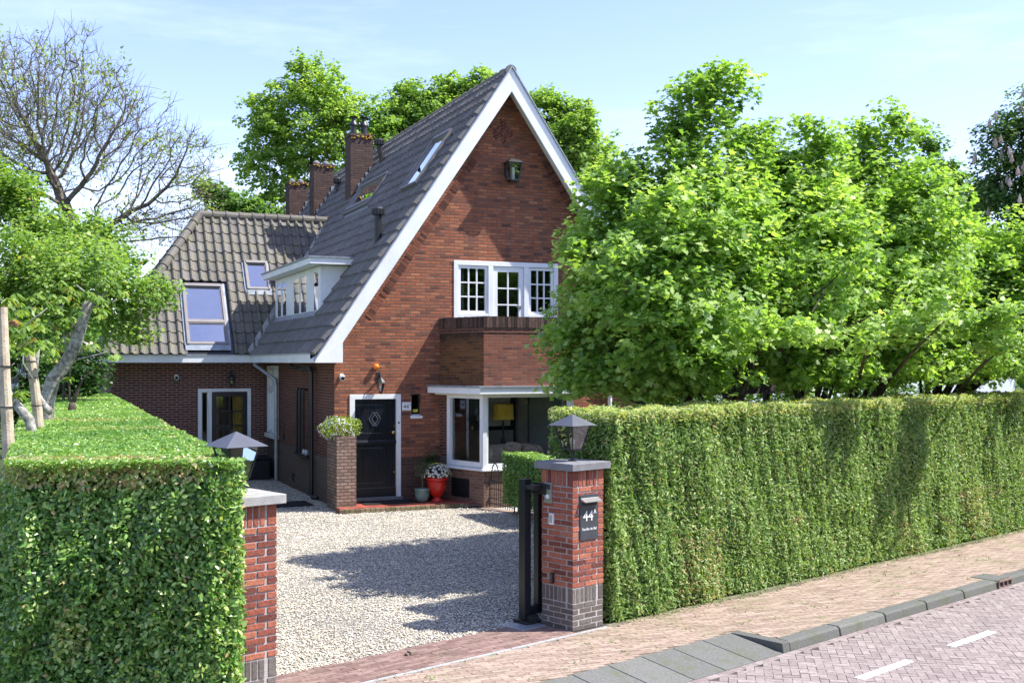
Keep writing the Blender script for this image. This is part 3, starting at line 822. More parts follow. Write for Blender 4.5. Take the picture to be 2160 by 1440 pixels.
ridge_tiles(mb, (HL,12.3,3.22), (HT,RIDT,RIDZ+.03), .115, .36); mb.build('hip_tiles', M['rooftile'], ww)
# valley between the two roofs
def zw(t_): return 3.2+1.4*(t_-6.75)
mb = MB()
va = Vector((-.5,6.75,3.24)); tb_ = (zr(2.2)-3.2)/1.4+6.75; vb_ = Vector((2.2,tb_,zr(2.2)+.05))
mb.hexa([va+Vector((-.10,.0,-.0)), va+Vector((.12,-.02,-.02)), va+Vector((.12,-.02,.055)), va+Vector((-.10,0,.06)), vb_+Vector((-.10,0,0)), vb_+Vector((.12,-.02,0)), vb_+Vector((.12,-.02,.055)), vb_+Vector((-.1,0,.06))])
mb.build('valley_flashing', M['cappale'], ww)

# --- skylights
def skylight(parent, O, U, V, u0, u1, v0, v1, split=None, lift=.10, name='skylight', fw=.055):
    O, U, V = Vector(O), Vector(U).normalized(), Vector(V).normalized(); Nn = U.cross(V)
    if Nn.z < 0: Nn = -Nn
    P = lambda u, v, d=0: tuple(O+U*u+V*v+Nn*d)
    mb = MB(); hi = lift; b0 = -.06
    def bx(a0,a1,c0,c1,d0,d1):
        mb.hexa([P(a0,c0,d0),P(a1,c0,d0),P(a1,c1,d0),P(a0,c1,d0),P(a0,c0,d1),P(a1,c0,d1),P(a1,c1,d1),P(a0,c1,d1)])
    bx(u0,u0+fw,v0,v1,b0,hi); bx(u1-fw,u1,v0,v1,b0,hi); bx(u0+fw,u1-fw,v0,v0+fw,b0,hi-.01); bx(u0+fw,u1-fw,v1-fw*1.6,v1,b0,hi+.02)
    cuts = [v0+fw, v1-fw*1.6]
    if split: bx(u0+fw,u1-fw,split-.04,split+.04,b0,hi-.005); cuts = [v0+fw, split-.04, split+.04, v1-fw*1.6]
    # inner sash
    for k in range(0, len(cuts), 2):
        c0, c1 = cuts[k], cuts[k+1]; a0, a1 = u0+fw, u1-fw; q = .03
        bx(a0,a0+q,c0,c1,0,hi-.025); bx(a1-q,a1,c0,c1,0,hi-.025); bx(a0+q,a1-q,c0,c0+q,0,hi-.025); bx(a0+q,a1-q,c1-q,c1,0,hi-.025)
    w = mb.build(name, M['frame_grey'], parent)
    p = MB()
    for k in range(0, len(cuts), 2): p.quad(P(u0+fw,cuts[k],hi-.05),P(u1-fw,cuts[k],hi-.05),P(u1-fw,cuts[k+1],hi-.05),P(u0+fw,cuts[k+1],hi-.05))
    p.build('pane', M['skyglass'], w)
    p = MB(); q = 1e-3
    p.quad(P(u0+fw,cuts[0],b0+.07),P(u1-fw,cuts[0],b0+.07),P(u1-fw,cuts[-1],b0+.07),P(u0+fw,cuts[-1],b0+.07)); p.build('blind', M['grey'], w)
    f = MB()
    f.hexa([P(u0-.05,v0-.16,.015),P(u1+.05,v0-.16,.015),P(u1+.05,v0,.05),P(u0-.05,v0,.05),P(u0-.05,v0-.16,.035),P(u1+.05,v0-.16,.035),P(u1+.05,v0,.07),P(u0-.05,v0,.07)])
    for a0, a1 in ((u0-.06,u0),(u1,u1+.06)): f.hexa([P(a0,v0,0),P(a1,v0,0),P(a1,v1+.05,0),P(a0,v1+.05,0),P(a0,v0,.05),P(a1,v0,.05),P(a1,v1+.05,.05),P(a0,v1+.05,.05)])
    f.build('flashing', M['lead'], w)
    return w
lw = math.hypot(1, WS); lm = math.hypot(1, SL)
skylight(ww, (0,6.75,3.2), (1,0,0), wv, BW[0], BW[1], (BW[2]-6.75)*lw, (BW[3]-6.75)*lw, split=(7.33-6.75)*lw)
skylight(ww, (0,6.75,3.2), (1,0,0), wv, SW[0], SW[1], (SW[2]-6.75)*lw, (SW[3]-6.75)*lw, fw=.05)
skylight(rw, (0,0,zr(0)), (0,1,0), sv, SK[2], SK[3], SK[0]*lm, SK[1]*lm, lift=.19)
skylight(rw, (0,0,zr(0)), (0,1,0), sv, CS[2], CS[3], CS[0]*lm, CS[1]*lm, lift=.16, split=(CS[0]+.1)*lm, fw=.04)
# leadwork round the chimney
# --- chimneys
for ci, (t0, zt_) in enumerate(((8.0, 9.40),(12.5, 9.27),(16.2, 9.24))):
    s0, s1, t1 = 2.47, 3.12, t0+.62
    mb = MB(); mb.box(s0,s1,t0,t1,6.0,zt_-.07)
    mb.box(s0-.02,s1+.02,t0-.02,t1+.02,zt_-.07,zt_)
    ch = mb.build('chimney', M['chimney'], rw)
    mb = MB()
    for k in range(26):
        a, b = random.uniform(s0,s1), random.uniform(t0,t0+.3); r_ = random.uniform(.015,.05)
        mb.lathe((a,b if k%2 else t0-.012, zt_+(0 if k%2 else -random.uniform(.02,.14))), [(r_,-.012),(r_*.8,.012),(.002,.02)], 6, random.random())
    M['lichen'] = M.get('lichen') or plain('orange_lichen', (.42,.26,.04), .95, .1, var=.4, nscale=20)
    mb.build('lichen', M['lichen'], ch)['kind'] = 'stuff'
    mb = MB()
    for k in range(6):
        a = s0+.30+k*.11 if ci == 0 else s0+.18+k*.13; z = zr(a)
        if a+.05 > s1+.12: break
        mb.box(min(a,s1)-.10, min(a+.12,s1)+.01, t0-.016, t0-.003, z-.04, z+.20)
    mb.build('step_flashing', M['lead'], ch)
    if ci == 0:
        for a in (2.63, 2.93):
            mb = MB(); mb.lathe((a,8.3,zt_), [(.085,0),(.085,.26),(.13,.28),(.12,.31),(.06,.42),(.055,.50)], 16); mb.lathe((a,8.3,zt_+.5), [(.12,0),(.13,.02),(.02,.035)], 16)
            mb.build('flue_cowl', M['iron'], ch, smooth=False)
    else:
        for a in (2.62, 2.92):
            mb = MB(); mb.lathe((a,t0+.3,zt_), [(.12,0),(.11,.09),(.03,.15)], 10); mb.build('chimney_pot', M['cap'], ch)
# vent pipes
def vent(s_, t_, h, r=.075, lean=0):
    z = zr(s_); mb = MB()
    mb.lathe((s_,t_,z-.1), [(r*1.5,0),(r*1.35,.16),(r*1.02,.2)], 14)
    p0 = Vector((s_,t_,z)); p1 = p0+Vector((lean*.25,0,h))
    mb.tube([p0,p1], r, 14); top = p1
    mb.lathe(tuple(top), [(r*1.0,-.02),(r*1.65,0),(r*1.7,.12),(r*1.2,.16)], 14)
    for k in range(14):
        a = k*math.pi/7; mb.cbox((top.x+math.cos(a)*r*1.7, top.y+math.sin(a)*r*1.7, top.z+.06), .012,.02,.13, a)
    mb.build('vent_pipe', M['iron'], rw)
vent(1.15, .75, .75, .08); vent(3.12, 7.0, .62, .075, lean=-.5); vent(3.0, 11.6, .42, .07)

# --- dormer
mb = MB()
z0d, z1d = zr(.2)-.12, 5.16
mb.prism([(.2,2.1,z0d),(.2,2.1,z1d),(.2+(z1d-z0d)/SL+.1,2.1,z1d)], (0,.03,0))
mb.prism([(.2,7.12,z0d),(.2,7.12,z1d),(.2+(z1d-z0d)/SL+.1,7.12,z1d)], (0,.03,0))
for k in range(12):
    a = .21+k*.075; zz = zr(a)+.03
    if zz > z1d-.05: break
    mb.box(a, a+.068, 2.092, 2.1, zz, z1d)
DW = [(5.70,6.98,4,4),(3.42,4.95,4,4),(2.22,2.80,2,4)]
mb.box(.2,.26,2.13,7.12,z0d,4.12); mb.box(.2,.26,2.13,7.12,5.08,5.16)
xs = [2.13,2.22,2.80,3.42,4.95,5.70,6.98,7.12]
for a, b in ((2.13,2.22),(2.80,3.42),(4.95,5.70),(6.98,7.12)): mb.box(.2,.26,a,b,4.12,5.08)
dm = mb.build('dormer', M['white'], HB, bevel=.004)
for a, b, c_, r_ in DW:
    if c_ == 2: window(dm, DO, a, b, 4.12, 5.08, 2, 4, fw=.05, bar=.02, d=-.028, dep=.032)
    else:
        mid = (a+b)/2
        window(dm, DO, a, mid-.01, 4.12, 5.08, 3, 4, fw=.055, bar=.02, d=-.028, dep=.032); window(dm, DO, mid+.01, b, 4.12, 5.08, 3, 4, fw=.055, bar=.02, d=-.028, dep=.032)
mb = MB(); mb.box(-.10,1.22,1.80,7.45,5.17,5.31); mb.build('dormer_fascia', M['white'], dm, bevel=.006)
mb = MB(); mb.box(-.13,1.25,1.77,7.48,5.31,5.345); mb.build('dormer_roof', M['lead'], dm)
mb = MB(); mb.hexa([(-.02,2.0,zr(-.02)+.05),(.2,2.0,zr(.2)+.03),(.2,7.2,zr(.2)+.03),(-.02,7.2,zr(-.02)+.05),(-.02,2.0,zr(-.02)+.075),(.2,2.0,zr(.2)+.12),(.2,7.2,zr(.2)+.12),(-.02,7.2,zr(-.02)+.075)])
mb.hexa([(.15,2.02,zr(.15)+.03),(1.05,2.02,zr(1.05)+.03),(1.05,2.10,zr(1.05)+.03),(.15,2.10,zr(.15)+.03),(.15,2.02,zr(.15)+.09),(1.05,2.02,zr(1.05)+.09),(1.05,2.10,zr(1.05)+.09),(.15,2.10,zr(.15)+.09)])
mb.build('apron_flashing', M['lead'], dm)
mb = MB(); mb.box(.3,.34,2.2,7.1,3.9,5.15); mb.build('room_backing', M['curtain'], dm)
t = thing('spotlight', 'small white spotlight clipped under the flat dormer roof edge', 'spotlight', FH, (1.12,1.72,5.2))
mb = MB(); mb.box(1.04,1.20,1.66,1.79,5.23,5.30); mb.build('housing', M['whiteplastic'], t, bevel=.01)
mb = MB(); mb.box(1.00,1.22,1.76,1.798,5.26,5.345); mb.build('bracket', M['iron'], t)

# --- balcony window and door
bw = HB
fr_ = MB()
fr_.mbox(GA,2.62,5.10,5.09,5.19,-.10,.02); fr_.mbox(GA,2.62,2.72,3.06,5.09,-.10,.02); fr_.mbox(GA,5.00,5.10,3.06,5.09,-.10,.02)
fr_.mbox(GA,3.42,3.53,3.06,5.09,-.10,.02); fr_.mbox(GA,4.27,4.38,3.06,5.09,-.10,.02); fr_.mbox(GA,2.72,3.42,3.06,4.05,-.10,.02); fr_.mbox(GA,4.38,5.0,3.06,4.05,-.10,.02)
wf = fr_.build('balcony_window_frame', M['white'], HB, bevel=.004)
window(wf, GA, 2.725, 3.415, 4.052, 5.085, 3, 3, fw=.06, bar=.03, d=-.07)
window(wf, GA, 4.385, 4.995, 4.052, 5.085, 3, 3, fw=.06, bar=.03, d=-.07)
bd = window(HB, GA, 3.535, 4.265, 3.062, 5.085, 2, 5, fw=.11, bar=.03, d=-.07, name='balcony_door', lbl='white glazed balcony door between two windows')
mb = MB(); mb.mbox(GA,4.17,4.20,4.16,4.24,-.01,.02); mb.mbox(GA,4.08,4.20,4.20,4.218,.012,.03); mb.build('handle', M['steel'], bd)

# --- bay: brick skirt, windows, canopy, parapet
B0, B1, B2, B3 = Vector((2.30,0,0)), Vector((2.77,-1.39,0)), Vector((4.77,-1.39,0)), Vector((5.24,0,0))
def seg(A, B):
    d = (B-A).normalized(); n = Vector((d.y,-d.x,0)); L_ = (B-A).length
    return plane(A, d, n), L_
SA, LA = seg(B0, B1); SB, LB = seg(B1, B2); SC, LC = seg(B2, B3)
mb = MB()
for m_, l_ in ((SA,LA),(SB,LB),(SC,LC)): mb.quad(m_(0,0), m_(l_,0), m_(l_,.78), m_(0,.78))
bs = mb.build('bay_base', M['baybase'], HB)
mb = MB(); mb.mbox(SA,.42,1.0,.18,.56,.0,.012); gr = mb.build('basement_grille', M['black'], bs)
mb = MB()
for k in range(9): mb.mbox(SA,.44,.98,.21+k*.037,.222+k*.037,.012,.02)
mb.build('louvre', M['iron'], gr)
mb = MB(); mb.quad(SA(0,.78), SA(.25,.78), SA(.25,2.32), SA(0,2.32)); mb.mbox(SA,.20,.25,.78,2.32,-.2,-.001)
mb.build('bay_pier', M['side'], HB)
# sills
mb = MB()
def offs(d):
    # mitred outline of the bay at outward distance d
    dA = (B1-B0).normalized(); nA = Vector((dA.y,-dA.x,0)); c1 = B1+Vector((0,-d,0))
    k = (nA.x and (d - (Vector((0,-d,0))).dot(nA))/nA.dot(Vector((1,0,0)))) ; c1 = B1+Vector((k,-d,0))
    a = B0+nA*d; tt = -a.y/dA.y if dA.y else 0; a = a+dA*tt
    return [a, c1, Vector((2*RS-c1.x,c1.y,0)), Vector((2*RS-a.x,0,0))]
def ring(mb, d0, d1, z0, z1, t=.5, tilt=0):
    I, O = offs(d0), offs(d1)
    for k in range(3):
        p = lambda v, z: (v.x, v.y, z)
        mb.hexa([p(I[k],z0),p(O[k],z0),p(O[k+1],z0),p(I[k+1],z0),p(I[k],z1),p(O[k],z1-tilt),p(O[k+1],z1-tilt),p(I[k+1],z1)], t)
ring(mb, -.05, .08, .765, .83, tilt=.03); mb.build('bay_sill', M['white'], HB, bevel=.004)
# window frames
window(HB, SA, .26, LA-.02, .83, 2.34, 1, 1, fw=.10, d=-.08, dep=.09, name='bay_side_window', mat='white')
window(HB, SB, .02, LB-.02, .83, 2.34, 1, 1, fw=.075, d=-.08, dep=.09, name='bay_front_window', mat='white', glass='clearglass')
window(HB, SC, .02, LC-.25, .83, 2.34, 1, 1, fw=.10, d=-.08, dep=.09, name='bay_side_window', mat='white')
for a in (2.735, 4.71):
    mb = MB(); mb.box(a,a+.095,-1.425,-1.33,.80,2.34); mb.build('bay_corner_post', M['white'], HB, bevel=.005)
# canopy
mb = MB(); O1 = offs(.26); O0 = offs(-.02)
mb.prism([(v.x,v.y,2.342) for v in (O1[0],O1[1],O1[2],O1[3])][::-1], (0,0,.13)); cn = mb.build('bay_canopy', M['white'], HB, bevel=.006)
mb = MB(); mb.prism([(v.x,v.y,2.472) for v in (offs(.285))][::-1], (0,0,.035)); mb.build('canopy_lead', M['lead'], cn)
mb = MB(); ring(mb, -.06, .10, 2.30, 2.341); mb.build('canopy_soffit', M['cream'], cn)
# masonry above
mb = MB(); mb.quad(SA(0,2.5), SA(LA,2.5), SA(LA,3.69), SA(0,3.69)); mb.build('bay_splay_brickwork', M['splay'], HB)
mb = MB(); mb.quad(SB(0,2.5), SB(LB,2.5), SB(LB,3.60), SB(0,3.60)); mb.quad(SC(0,2.5), SC(LC,2.5), SC(LC,3.69), SC(0,3.69)); mb.build('bay_brickwork', M['baybrick'], HB)
M['cop'] = tintmat('coping_bricks', [(0,(.05,.036,.032)),(.5,(.10,.065,.055)),(1,(.17,.11,.09))], .95, .15, nscale=30, bump=.9, bdist=.012, dirt=((.035,.03,.027),5,.7))
mb = MB(); ring(mb, -.19, .012, 3.70, 3.925)
for m_, l_, e0, e1 in ((SA,LA,.0,-.01),(SB,LB,-.015,.015),(SC,LC,.01,0)):
    n_ = int(l_/.066)
    for k in range(n_):
        a = e0 + (l_-e0+e1)*k/n_; b = e0 + (l_-e0+e1)*(k+1)/n_; j = random.uniform(-.004,.004)
        mb.mbox(m_, a+.004, b-.004, 3.705, 3.935+j, -.19, .03+j, random.random())
mb.build('parapet_coping', M['cop'], HB)
mb = MB(); ring(mb, -.19, .012, 3.60, 3.70); mb.build('parapet_course', M['side'], HB)
mb = MB(); mb.prism([(v.x,v.y,3.0) for v in offs(-.1)][::-1], (0,0,.05)); mb.build('balcony_floor', M['cap'], HB)

# --- front door
mb = MB()
mb.mbox(GA,.32,1.43,2.22,2.32,-.10,.025); mb.mbox(GA,.32,.43,.14,2.22,-.10,.025); mb.mbox(GA,1.33,1.43,.14,2.22,-.10,.025)
df = mb.build('front_door_frame', M['white'], HB, bevel=.005)
mb = MB(); mb.mbox(GA,.30,1.45,.10,.17,-.12,.12); mb.build('door_sill', M['cap'], df)
mb = MB(); n = 14
for k in range(n):
    a = .432+(1.328-.432)*k/n; b = .432+(1.328-.432)*(k+1)/n
    mb.mbox(GA, a+.002, b-.002, .36, 1.33, -.09, -.035+random.uniform(-.002,.002)); mb.mbox(GA, a+.002, b-.002, 1.36, 2.218, -.09, -.035+random.uniform(-.002,.002))
mb.mbox(GA,.432,1.328,.17,.36,-.09,-.02); mb.mbox(GA,.43,1.33,.2,2.21,-.10,-.085)
fd = mb.build('front_door', M['blackdoor'], HB)
mb = MB(); mb.hexa([GA(.432,1.28,-.04),GA(1.328,1.28,-.04),GA(1.328,1.28,.02),GA(.432,1.28,.02),GA(.432,1.37,-.04),GA(1.328,1.37,-.04),GA(1.328,1.33,.02),GA(.432,1.33,.02)]); mb.build('weather_bar', M['blackdoor'], fd, bevel=.004)
mb = MB()
M['dull'] = plain('worn_metal', (.10,.11,.13), .4, .5, .5)
for z, u1 in ((2.09,1.05),(1.50,1.05),(1.19,1.05),(.46,1.05),(.352,1.30)):
    mb = MB(); mb.mbox(GA,.45,u1,z,z+.012,-.033,-.027 if u1 < 1.2 else -.012); mb.build('strap_bar', M['dull'], fd)
mb = MB(); c = Vector((.86,0,1.78))
def dia(cx, cz, w, h, th=.018):
    pts = [(cx,cz+h),(cx+w,cz),(cx,cz-h),(cx-w,cz)]
    for i in range(4):
        (a,b),(c_,d_) = pts[i], pts[(i+1)%4]
        mb.tube([GA(a,b,-.022),GA(c_,d_,-.022)], th/2, 6)
dia(.84,1.80,.10,.15); dia(.90,1.80,.10,.15); mb.build('diamond_grille', M['dull'], fd)
mb = MB(); mb.tube([GA(1.25,1.52,-.03),GA(1.25,1.52,.02)], [.016,.016], 10); mb.tube([GA(1.25,1.52,.02),GA(1.25,1.52,.035),GA(1.25,1.52,.07),GA(1.25,1.52,.08)], [.02,.036,.036,.02], 14); mb.build('knob', M['brass'], fd, smooth=True)
for z in (1.65,.68):
    mb = MB(); mb.tube([GA(1.295,z,-.03),GA(1.295,z,-.015)], .028, 14); mb.build('lock', M['brass'], fd)
mb = MB(); mb.tube([GA(1.38,1.72,.02),GA(1.38,1.72,.035)], .02, 12); mb.build('doorbell', M['iron'], df)
# slit window
window(HB, GA, 1.67, 1.87, 1.90, 2.31, 1, 1, fw=.02, d=-.12, dep=.04, mat='black', name='slit_window')
mb = MB(); mb.hexa([GA(1.64,1.80,-.12),GA(1.90,1.80,-.12),GA(1.90,1.80,.05),GA(1.64,1.80,.05),GA(1.64,1.89,-.12),GA(1.90,1.89,-.12),GA(1.90,1.85,.05),GA(1.64,1.85,.05)]); mb.build('slit_sill', M['white'], HB, bevel=.004)
mb = MB(); mb.mbox(GA,1.73,1.84,1.93,1.99,-.095,-.092)
M['yellow'] = plain('yellow_sticker', (.65,.62,.05), .5, .3, var=.1); mb.build('window_sticker', M['yellow'], HB)

# --- side wall window, pipes
sw = MB(); sw.mbox(SI,5.74,7.12,2.84,2.90,-.10,.03); sw.mbox(SI,5.74,5.82,1.16,2.84,-.10,.03); sw.mbox(SI,7.04,7.12,1.16,2.84,-.10,.03); sw.mbox(SI,5.82,7.04,2.26,2.34,-.10,.03); sw.mbox(SI,6.39,6.47,1.16,2.26,-.10,.03)
sf = sw.build('side_window_frame', M['white'], HB, bevel=.004)
for a, b in ((5.825,6.385),(6.475,7.035)):
    window(sf, SI, a, b, 1.16, 2.255, 1, 1, fw=.06, d=-.06); window(sf, SI, a, b, 2.345, 2.835, 1, 1, fw=.05, d=-.06)
mb = MB(); mb.mbox(SI,5.68,7.18,1.04,1.14,-.1,.09); mb.build('side_window_sill', M['white'], HB)
mb = MB(); mb.tube([(-.45,6.55,3.0),(-.45,6.55,2.92),(-.10,5.62,2.55),(-.10,5.55,2.42),(-.10,5.55,.02)], .045, 12)
for z in (.6, 1.5, 2.3): mb.tube([(-.10,5.55,z),(-.10,5.55,z+.05)], .053, 12)
mb.build('downpipe', M['zinc'], HB, smooth=False)
mb = MB(); mb.tube([(-.30,2.9,2.98),(-.30,2.9,2.90),(-.13,2.75,2.86),(-.12,1.66,2.86),(-.12,1.57,2.78),(-.12,1.57,.10),(-.12,1.40,.05),(-.04,1.25,.05)], .05, 12); mb.build('downpipe', M['black'], HB)['label'] = 'black downpipe on the shaded side wall'
for t_ in (3.08,2.75,2.42):
    mb = MB(); mb.tube([(-.0,t_,2.37),(-.10,t_,2.37),(-.11,t_,2.32),(-.11,t_,.92)], .03, 8); mb.build('wall_pipe', M['iron'], HB)
mb = MB(); mb.box(-.16,-.03,1.9,3.15,.86,.93); mb.build('pipe_tray', M['iron'], HB)
for t_ in (2.3,2.05):
    mb = MB(); mb.lathe((-.11,t_,.93), [(.05,0),(.06,.05),(.03,.11)], 10); mb.build('valve', M['zinc'], HB)
mb = MB(); mb.tube([(-.03,5.0,1.55),(-.03,5.0,1.20)], .012, 6); mb.box(-.05,-.0,4.97,5.03,1.1,1.2); mb.build('tap', M['iron'], HB)
mb = MB(); mb.mbox(SI,3.7,3.95,.18,.36,.031,.04); mb.build('air_vent', M['black'], HB)
mb = MB(); mb.tube([(7.0,-.10,2.98),(7.0,-.10,.02)], .05, 10)
for z in (.7,2.0): mb.tube([(7.0,-.10,z),(7.0,-.10,z+.06)], .058, 10)
# white pipe on the front wall right of the bay
mb2 = MB(); mb2.tube([(6.36,-.10,4.3),(6.36,-.10,.02)], .05, 10)
for z in (.9,2.2,3.4): mb2.tube([(6.36,-.10,z),(6.36,-.10,z+.06)], .058, 10)
mb2.build('downpipe', M['white'], HB)['label'] = 'white downpipe right of the bay behind the trees'

# --- wing door
wf = MB(); wf.mbox(WI,-1.78,-.42,2.22,2.30,-.10,.03); wf.mbox(WI,-1.78,-1.69,.02,2.22,-.10,.03); wf.mbox(WI,-.51,-.42,.02,2.22,-.10,.03); wf.mbox(WI,-1.52,-1.43,.02,2.22,-.10,.03)
w_ = wf.build('wing_door_frame', M['white'], HB, bevel=.004)
window(w_, WI, -1.688,-1.522,.05,2.218,1,1,fw=.02,d=-.08,name='side_light')
window(HB, WI, -1.428,-.512,.05,2.218,2,5,fw=.12,bar=.03,d=-.08,dep=.06,mat='blackdoor',name='wing_door',lbl='black glazed door of the left wing')

# --- interiors
mb = MB()
mb.quad((.02,.15,.05),(7.5,.15,.05),(7.5,5,.05),(.02,5,.05)); mb.quad((2.4,-1.3,.052),(5.1,-1.3,.052),(5.1,.15,.052),(2.4,.15,.052))
mb.build('floor', M['cabinet'], HB)
mb = MB(); mb.box(.05,7.5,.3,5,2.52,2.9); mb.prism([(v.x,v.y,2.31) for v in offs(-.1)][::-1], (0,0,.02)); mb.build('ceiling', M['grey'], HB)
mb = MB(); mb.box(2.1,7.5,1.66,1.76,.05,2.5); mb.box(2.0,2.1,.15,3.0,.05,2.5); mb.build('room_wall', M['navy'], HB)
mb = MB(); mb.box(4.78,5.02,1.5,1.655,.05,2.5); mb.box(2.2,4.7,1.61,1.65,.05,1.4); mb.box(2.11,2.14,.2,1.6,.6,2.5); mb.build('pale_panelling', M['grey'], HB)
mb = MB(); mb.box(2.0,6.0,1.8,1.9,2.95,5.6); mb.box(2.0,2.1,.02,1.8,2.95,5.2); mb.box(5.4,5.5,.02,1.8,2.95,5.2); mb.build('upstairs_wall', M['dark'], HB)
mb = MB(); mb.box(-3.8,-.1,9.6,9.7,0,3); mb.box(-.2,-.1,7.5,9.6,0,3); mb.build('wing_room_wall', M['grey'], HB)
mb = MB(); mb.quad((-3.8,7.45,.02),(-.1,7.45,.02),(-.1,9.6,.02),(-3.8,9.6,.02)); mb.build('wing_floor', M['cabinet'], HB)
mb = MB(); mb.box(.6,.65,.2,7.2,0,2.9); mb.build('hall_wall', M['grey'], HB)
def curtain(name, mat, m, u0, u1, z0, z1, lab, cat='curtain', n=16):
    mb = MB()
    for k in range(n):
        a, b = u0+(u1-u0)*k/n, u0+(u1-u0)*(k+1)/n; d0, d1 = -.2-.03*(k%2), -.2-.03*((k+1)%2)
        mb.hexa([m(a,z0,d0),m(b,z0,d1),m(b,z0,d1-.012),m(a,z0,d0-.012),m(a,z1,d0),m(b,z1,d1),m(b,z1,d1-.012),m(a,z1,d0-.012)])
    o = mb.build(name, mat, None, fr=FH, base=m(u0,z0,-.2)); tag(o, lab, cat); return o
curtain('curtain', M['curtain'], GA, 2.74, 2.93, 4.05, 5.06, 'pale grey-green curtain inside the left upstairs balcony window')
curtain('curtain', M['ycurtain'], WI, -.86, -.56, .1, 2.18, 'yellow curtain hanging inside the black glazed wing door')
curtain('curtain', M['curtain'], SB, 1.62, 1.86, .1, 2.28, 'grey curtain at the right end of the bay window')
o = MB(); o.box(-1.40,-.98,8.6,9.0,.02,2.0); tag(o.build('cupboard', M['cabinet'], None, fr=FH, base=(-1.2,8.8,0)), 'tall grey-brown wooden cupboard seen through the wing door', 'cupboard')
o = MB()
for k, c_ in enumerate(((3.20,1.2),)):
    pass
t = thing('table_lamp', 'table lamp with mustard yellow drum shade inside the bay window', 'table lamp', FH, (3.92,.35,.7))
mb = MB(); mb.lathe((3.92,.35,1.72), [(.24,0),(.22,.34)], 24); mb.build('lamp_shade', M['shade'], t, smooth=False)
mb = MB(); mb.lathe((3.92,.35,.75), [(.10,0),(.11,.03),(.03,.06),(.05,.25),(.07,.4),(.03,.6),(.015,.95)], 16); mb.build('lamp_base', M['iron'], t)
t = thing('side_table', 'dark side table under the yellow lamp in the bay room', 'table', FH, (3.92,.35,.05))
mb = MB(); mb.lathe((3.92,.35,.71), [(.28,0),(.28,.035)], 24); mb.build('table_top', M['beam'], t)
for k in range(3):
    a = k*2.09; mb = MB(); mb.tube([(3.92+.2*math.cos(a),.35+.2*math.sin(a),.05),(3.92+.1*math.cos(a),.35+.1*math.sin(a),.71)], .015, 6); mb.build('leg', M['iron'], t)
t = thing('sofa', 'beige sofa with cushions below the bay front window', 'sofa', FH, (3.9,-.55,.05))
def blob(mb, c, r, n=14, sq=2.6, t=.5):
    vs = []; fs = []; m_ = n//2
    for i in range(m_+1):
        ph = math.pi*i/m_ - math.pi/2
        for k in range(n):
            a = 2*math.pi*k/n
            f = lambda v: math.copysign(abs(v)**(2/sq), v)
            vs.append((c[0]+r[0]*f(math.cos(ph))*f(math.cos(a)), c[1]+r[1]*f(math.cos(ph))*f(math.sin(a)), c[2]+r[2]*f(math.sin(ph))))
    for i in range(m_):
        for k in range(n): fs.append((i*n+k, i*n+(k+1)%n, (i+1)*n+(k+1)%n, (i+1)*n+k))
    mb.add(vs, fs, t)
mb = MB(); blob(mb, (3.9,-.55,.38), (.75,.38,.3), sq=5); mb.build('seat', M['fabric'], t, smooth=True)
mb = MB(); blob(mb, (3.9,-.25,.85), (.75,.13,.38), sq=4); mb.build('backrest', M['fabric'], t, smooth=True)
M['cushion'] = plain('cushion_fabric', (.60,.46,.40), .95, .1, var=.35, nscale=12)
for k, (a, b) in enumerate(((3.45,.98),(3.8,1.08),(4.2,1.0))):
    mb = MB(); blob(mb, (a,-.45,b-.02), (.2,.09,.22), sq=3); mb.build('cushion', M['cushion'], t, smooth=True)
t = thing('painting', 'large pale painting behind the yellow table lamp in the bay room', 'painting', FH, (4.3,1.6,1.8))
mb = MB(); mb.box(3.95,4.62,1.60,1.65,1.5,2.25); mb.build('canvas', M['picture'], t)
t = thing('picture', 'framed pale picture hanging on the dark wall inside the bay room', 'picture', FH, (5.38,1.6,1.4))
mb = MB(); mb.box(5.27,5.49,1.62,1.64,1.4,2.06); mb.build('picture_sheet', M['picture'], t)
mb = MB(); mb.box(5.24,5.27,1.60,1.65,1.37,2.09); mb.box(5.49,5.52,1.60,1.65,1.37,2.09); mb.box(5.27,5.49,1.60,1.65,1.37,1.4); mb.box(5.27,5.49,1.60,1.65,2.06,2.09); mb.build('picture_frame', M['white'], t)

# ------------------------------------------------------------------ things on and by the house
def text(parent, s_, size, m, u, z, d, mat, name='lettering', ext=.002, align='CENTER'):
    cu = bpy.data.curves.new('t', 'FONT'); cu.body = s_; cu.size = size; cu.extrude = ext; cu.align_x = align
    ob = bpy.data.objects.new('t', cu); COL.objects.link(ob); bpy.context.view_layer.update()
    me = bpy.data.meshes.new_from_object(ob.evaluated_get(bpy.context.evaluated_depsgraph_get()))
    bpy.data.objects.remove(ob)
    root = parent
    while root.parent: root = root.parent
    fr, base = BASE[root.name]
    o0, ou, od = Vector(m(0,0,0)), Vector(m(1,0,0)), Vector(m(0,0,1)); U_ = ou-o0; D_ = od-o0
    for v in me.vertices:
        p = Vector(m(u, z, d)) + U_*v.co.x + Vector((0,0,1))*v.co.y + D_*v.co.z
        v.co = p - base
    me.materials.clear(); me.materials.append(mat)
    ob = bpy.data.objects.new(name, me); COL.objects.link(ob); ob.parent = parent; return ob

t = thing('house_number_plate', 'white enamel house number plate right of the front door', 'number plate', FH, GA(1.56,2.06,0))
mb = MB(); mb.mbox(GA,1.46,1.655,1.97,2.15,.0,.012); mb.build('plate', M['white'], t, bevel=.004)
mb = MB(); mb.mbox(GA,1.472,1.643,1.982,1.986,.012,.0135); mb.mbox(GA,1.472,1.643,2.134,2.138,.012,.0135); mb.build('border', M['text_b'], t)
text(t, '44', .125, GA, 1.545, 2.015, .0125, M['text_b']); text(t, 'A', .05, GA, 1.628, 2.08, .0125, M['text_b'])

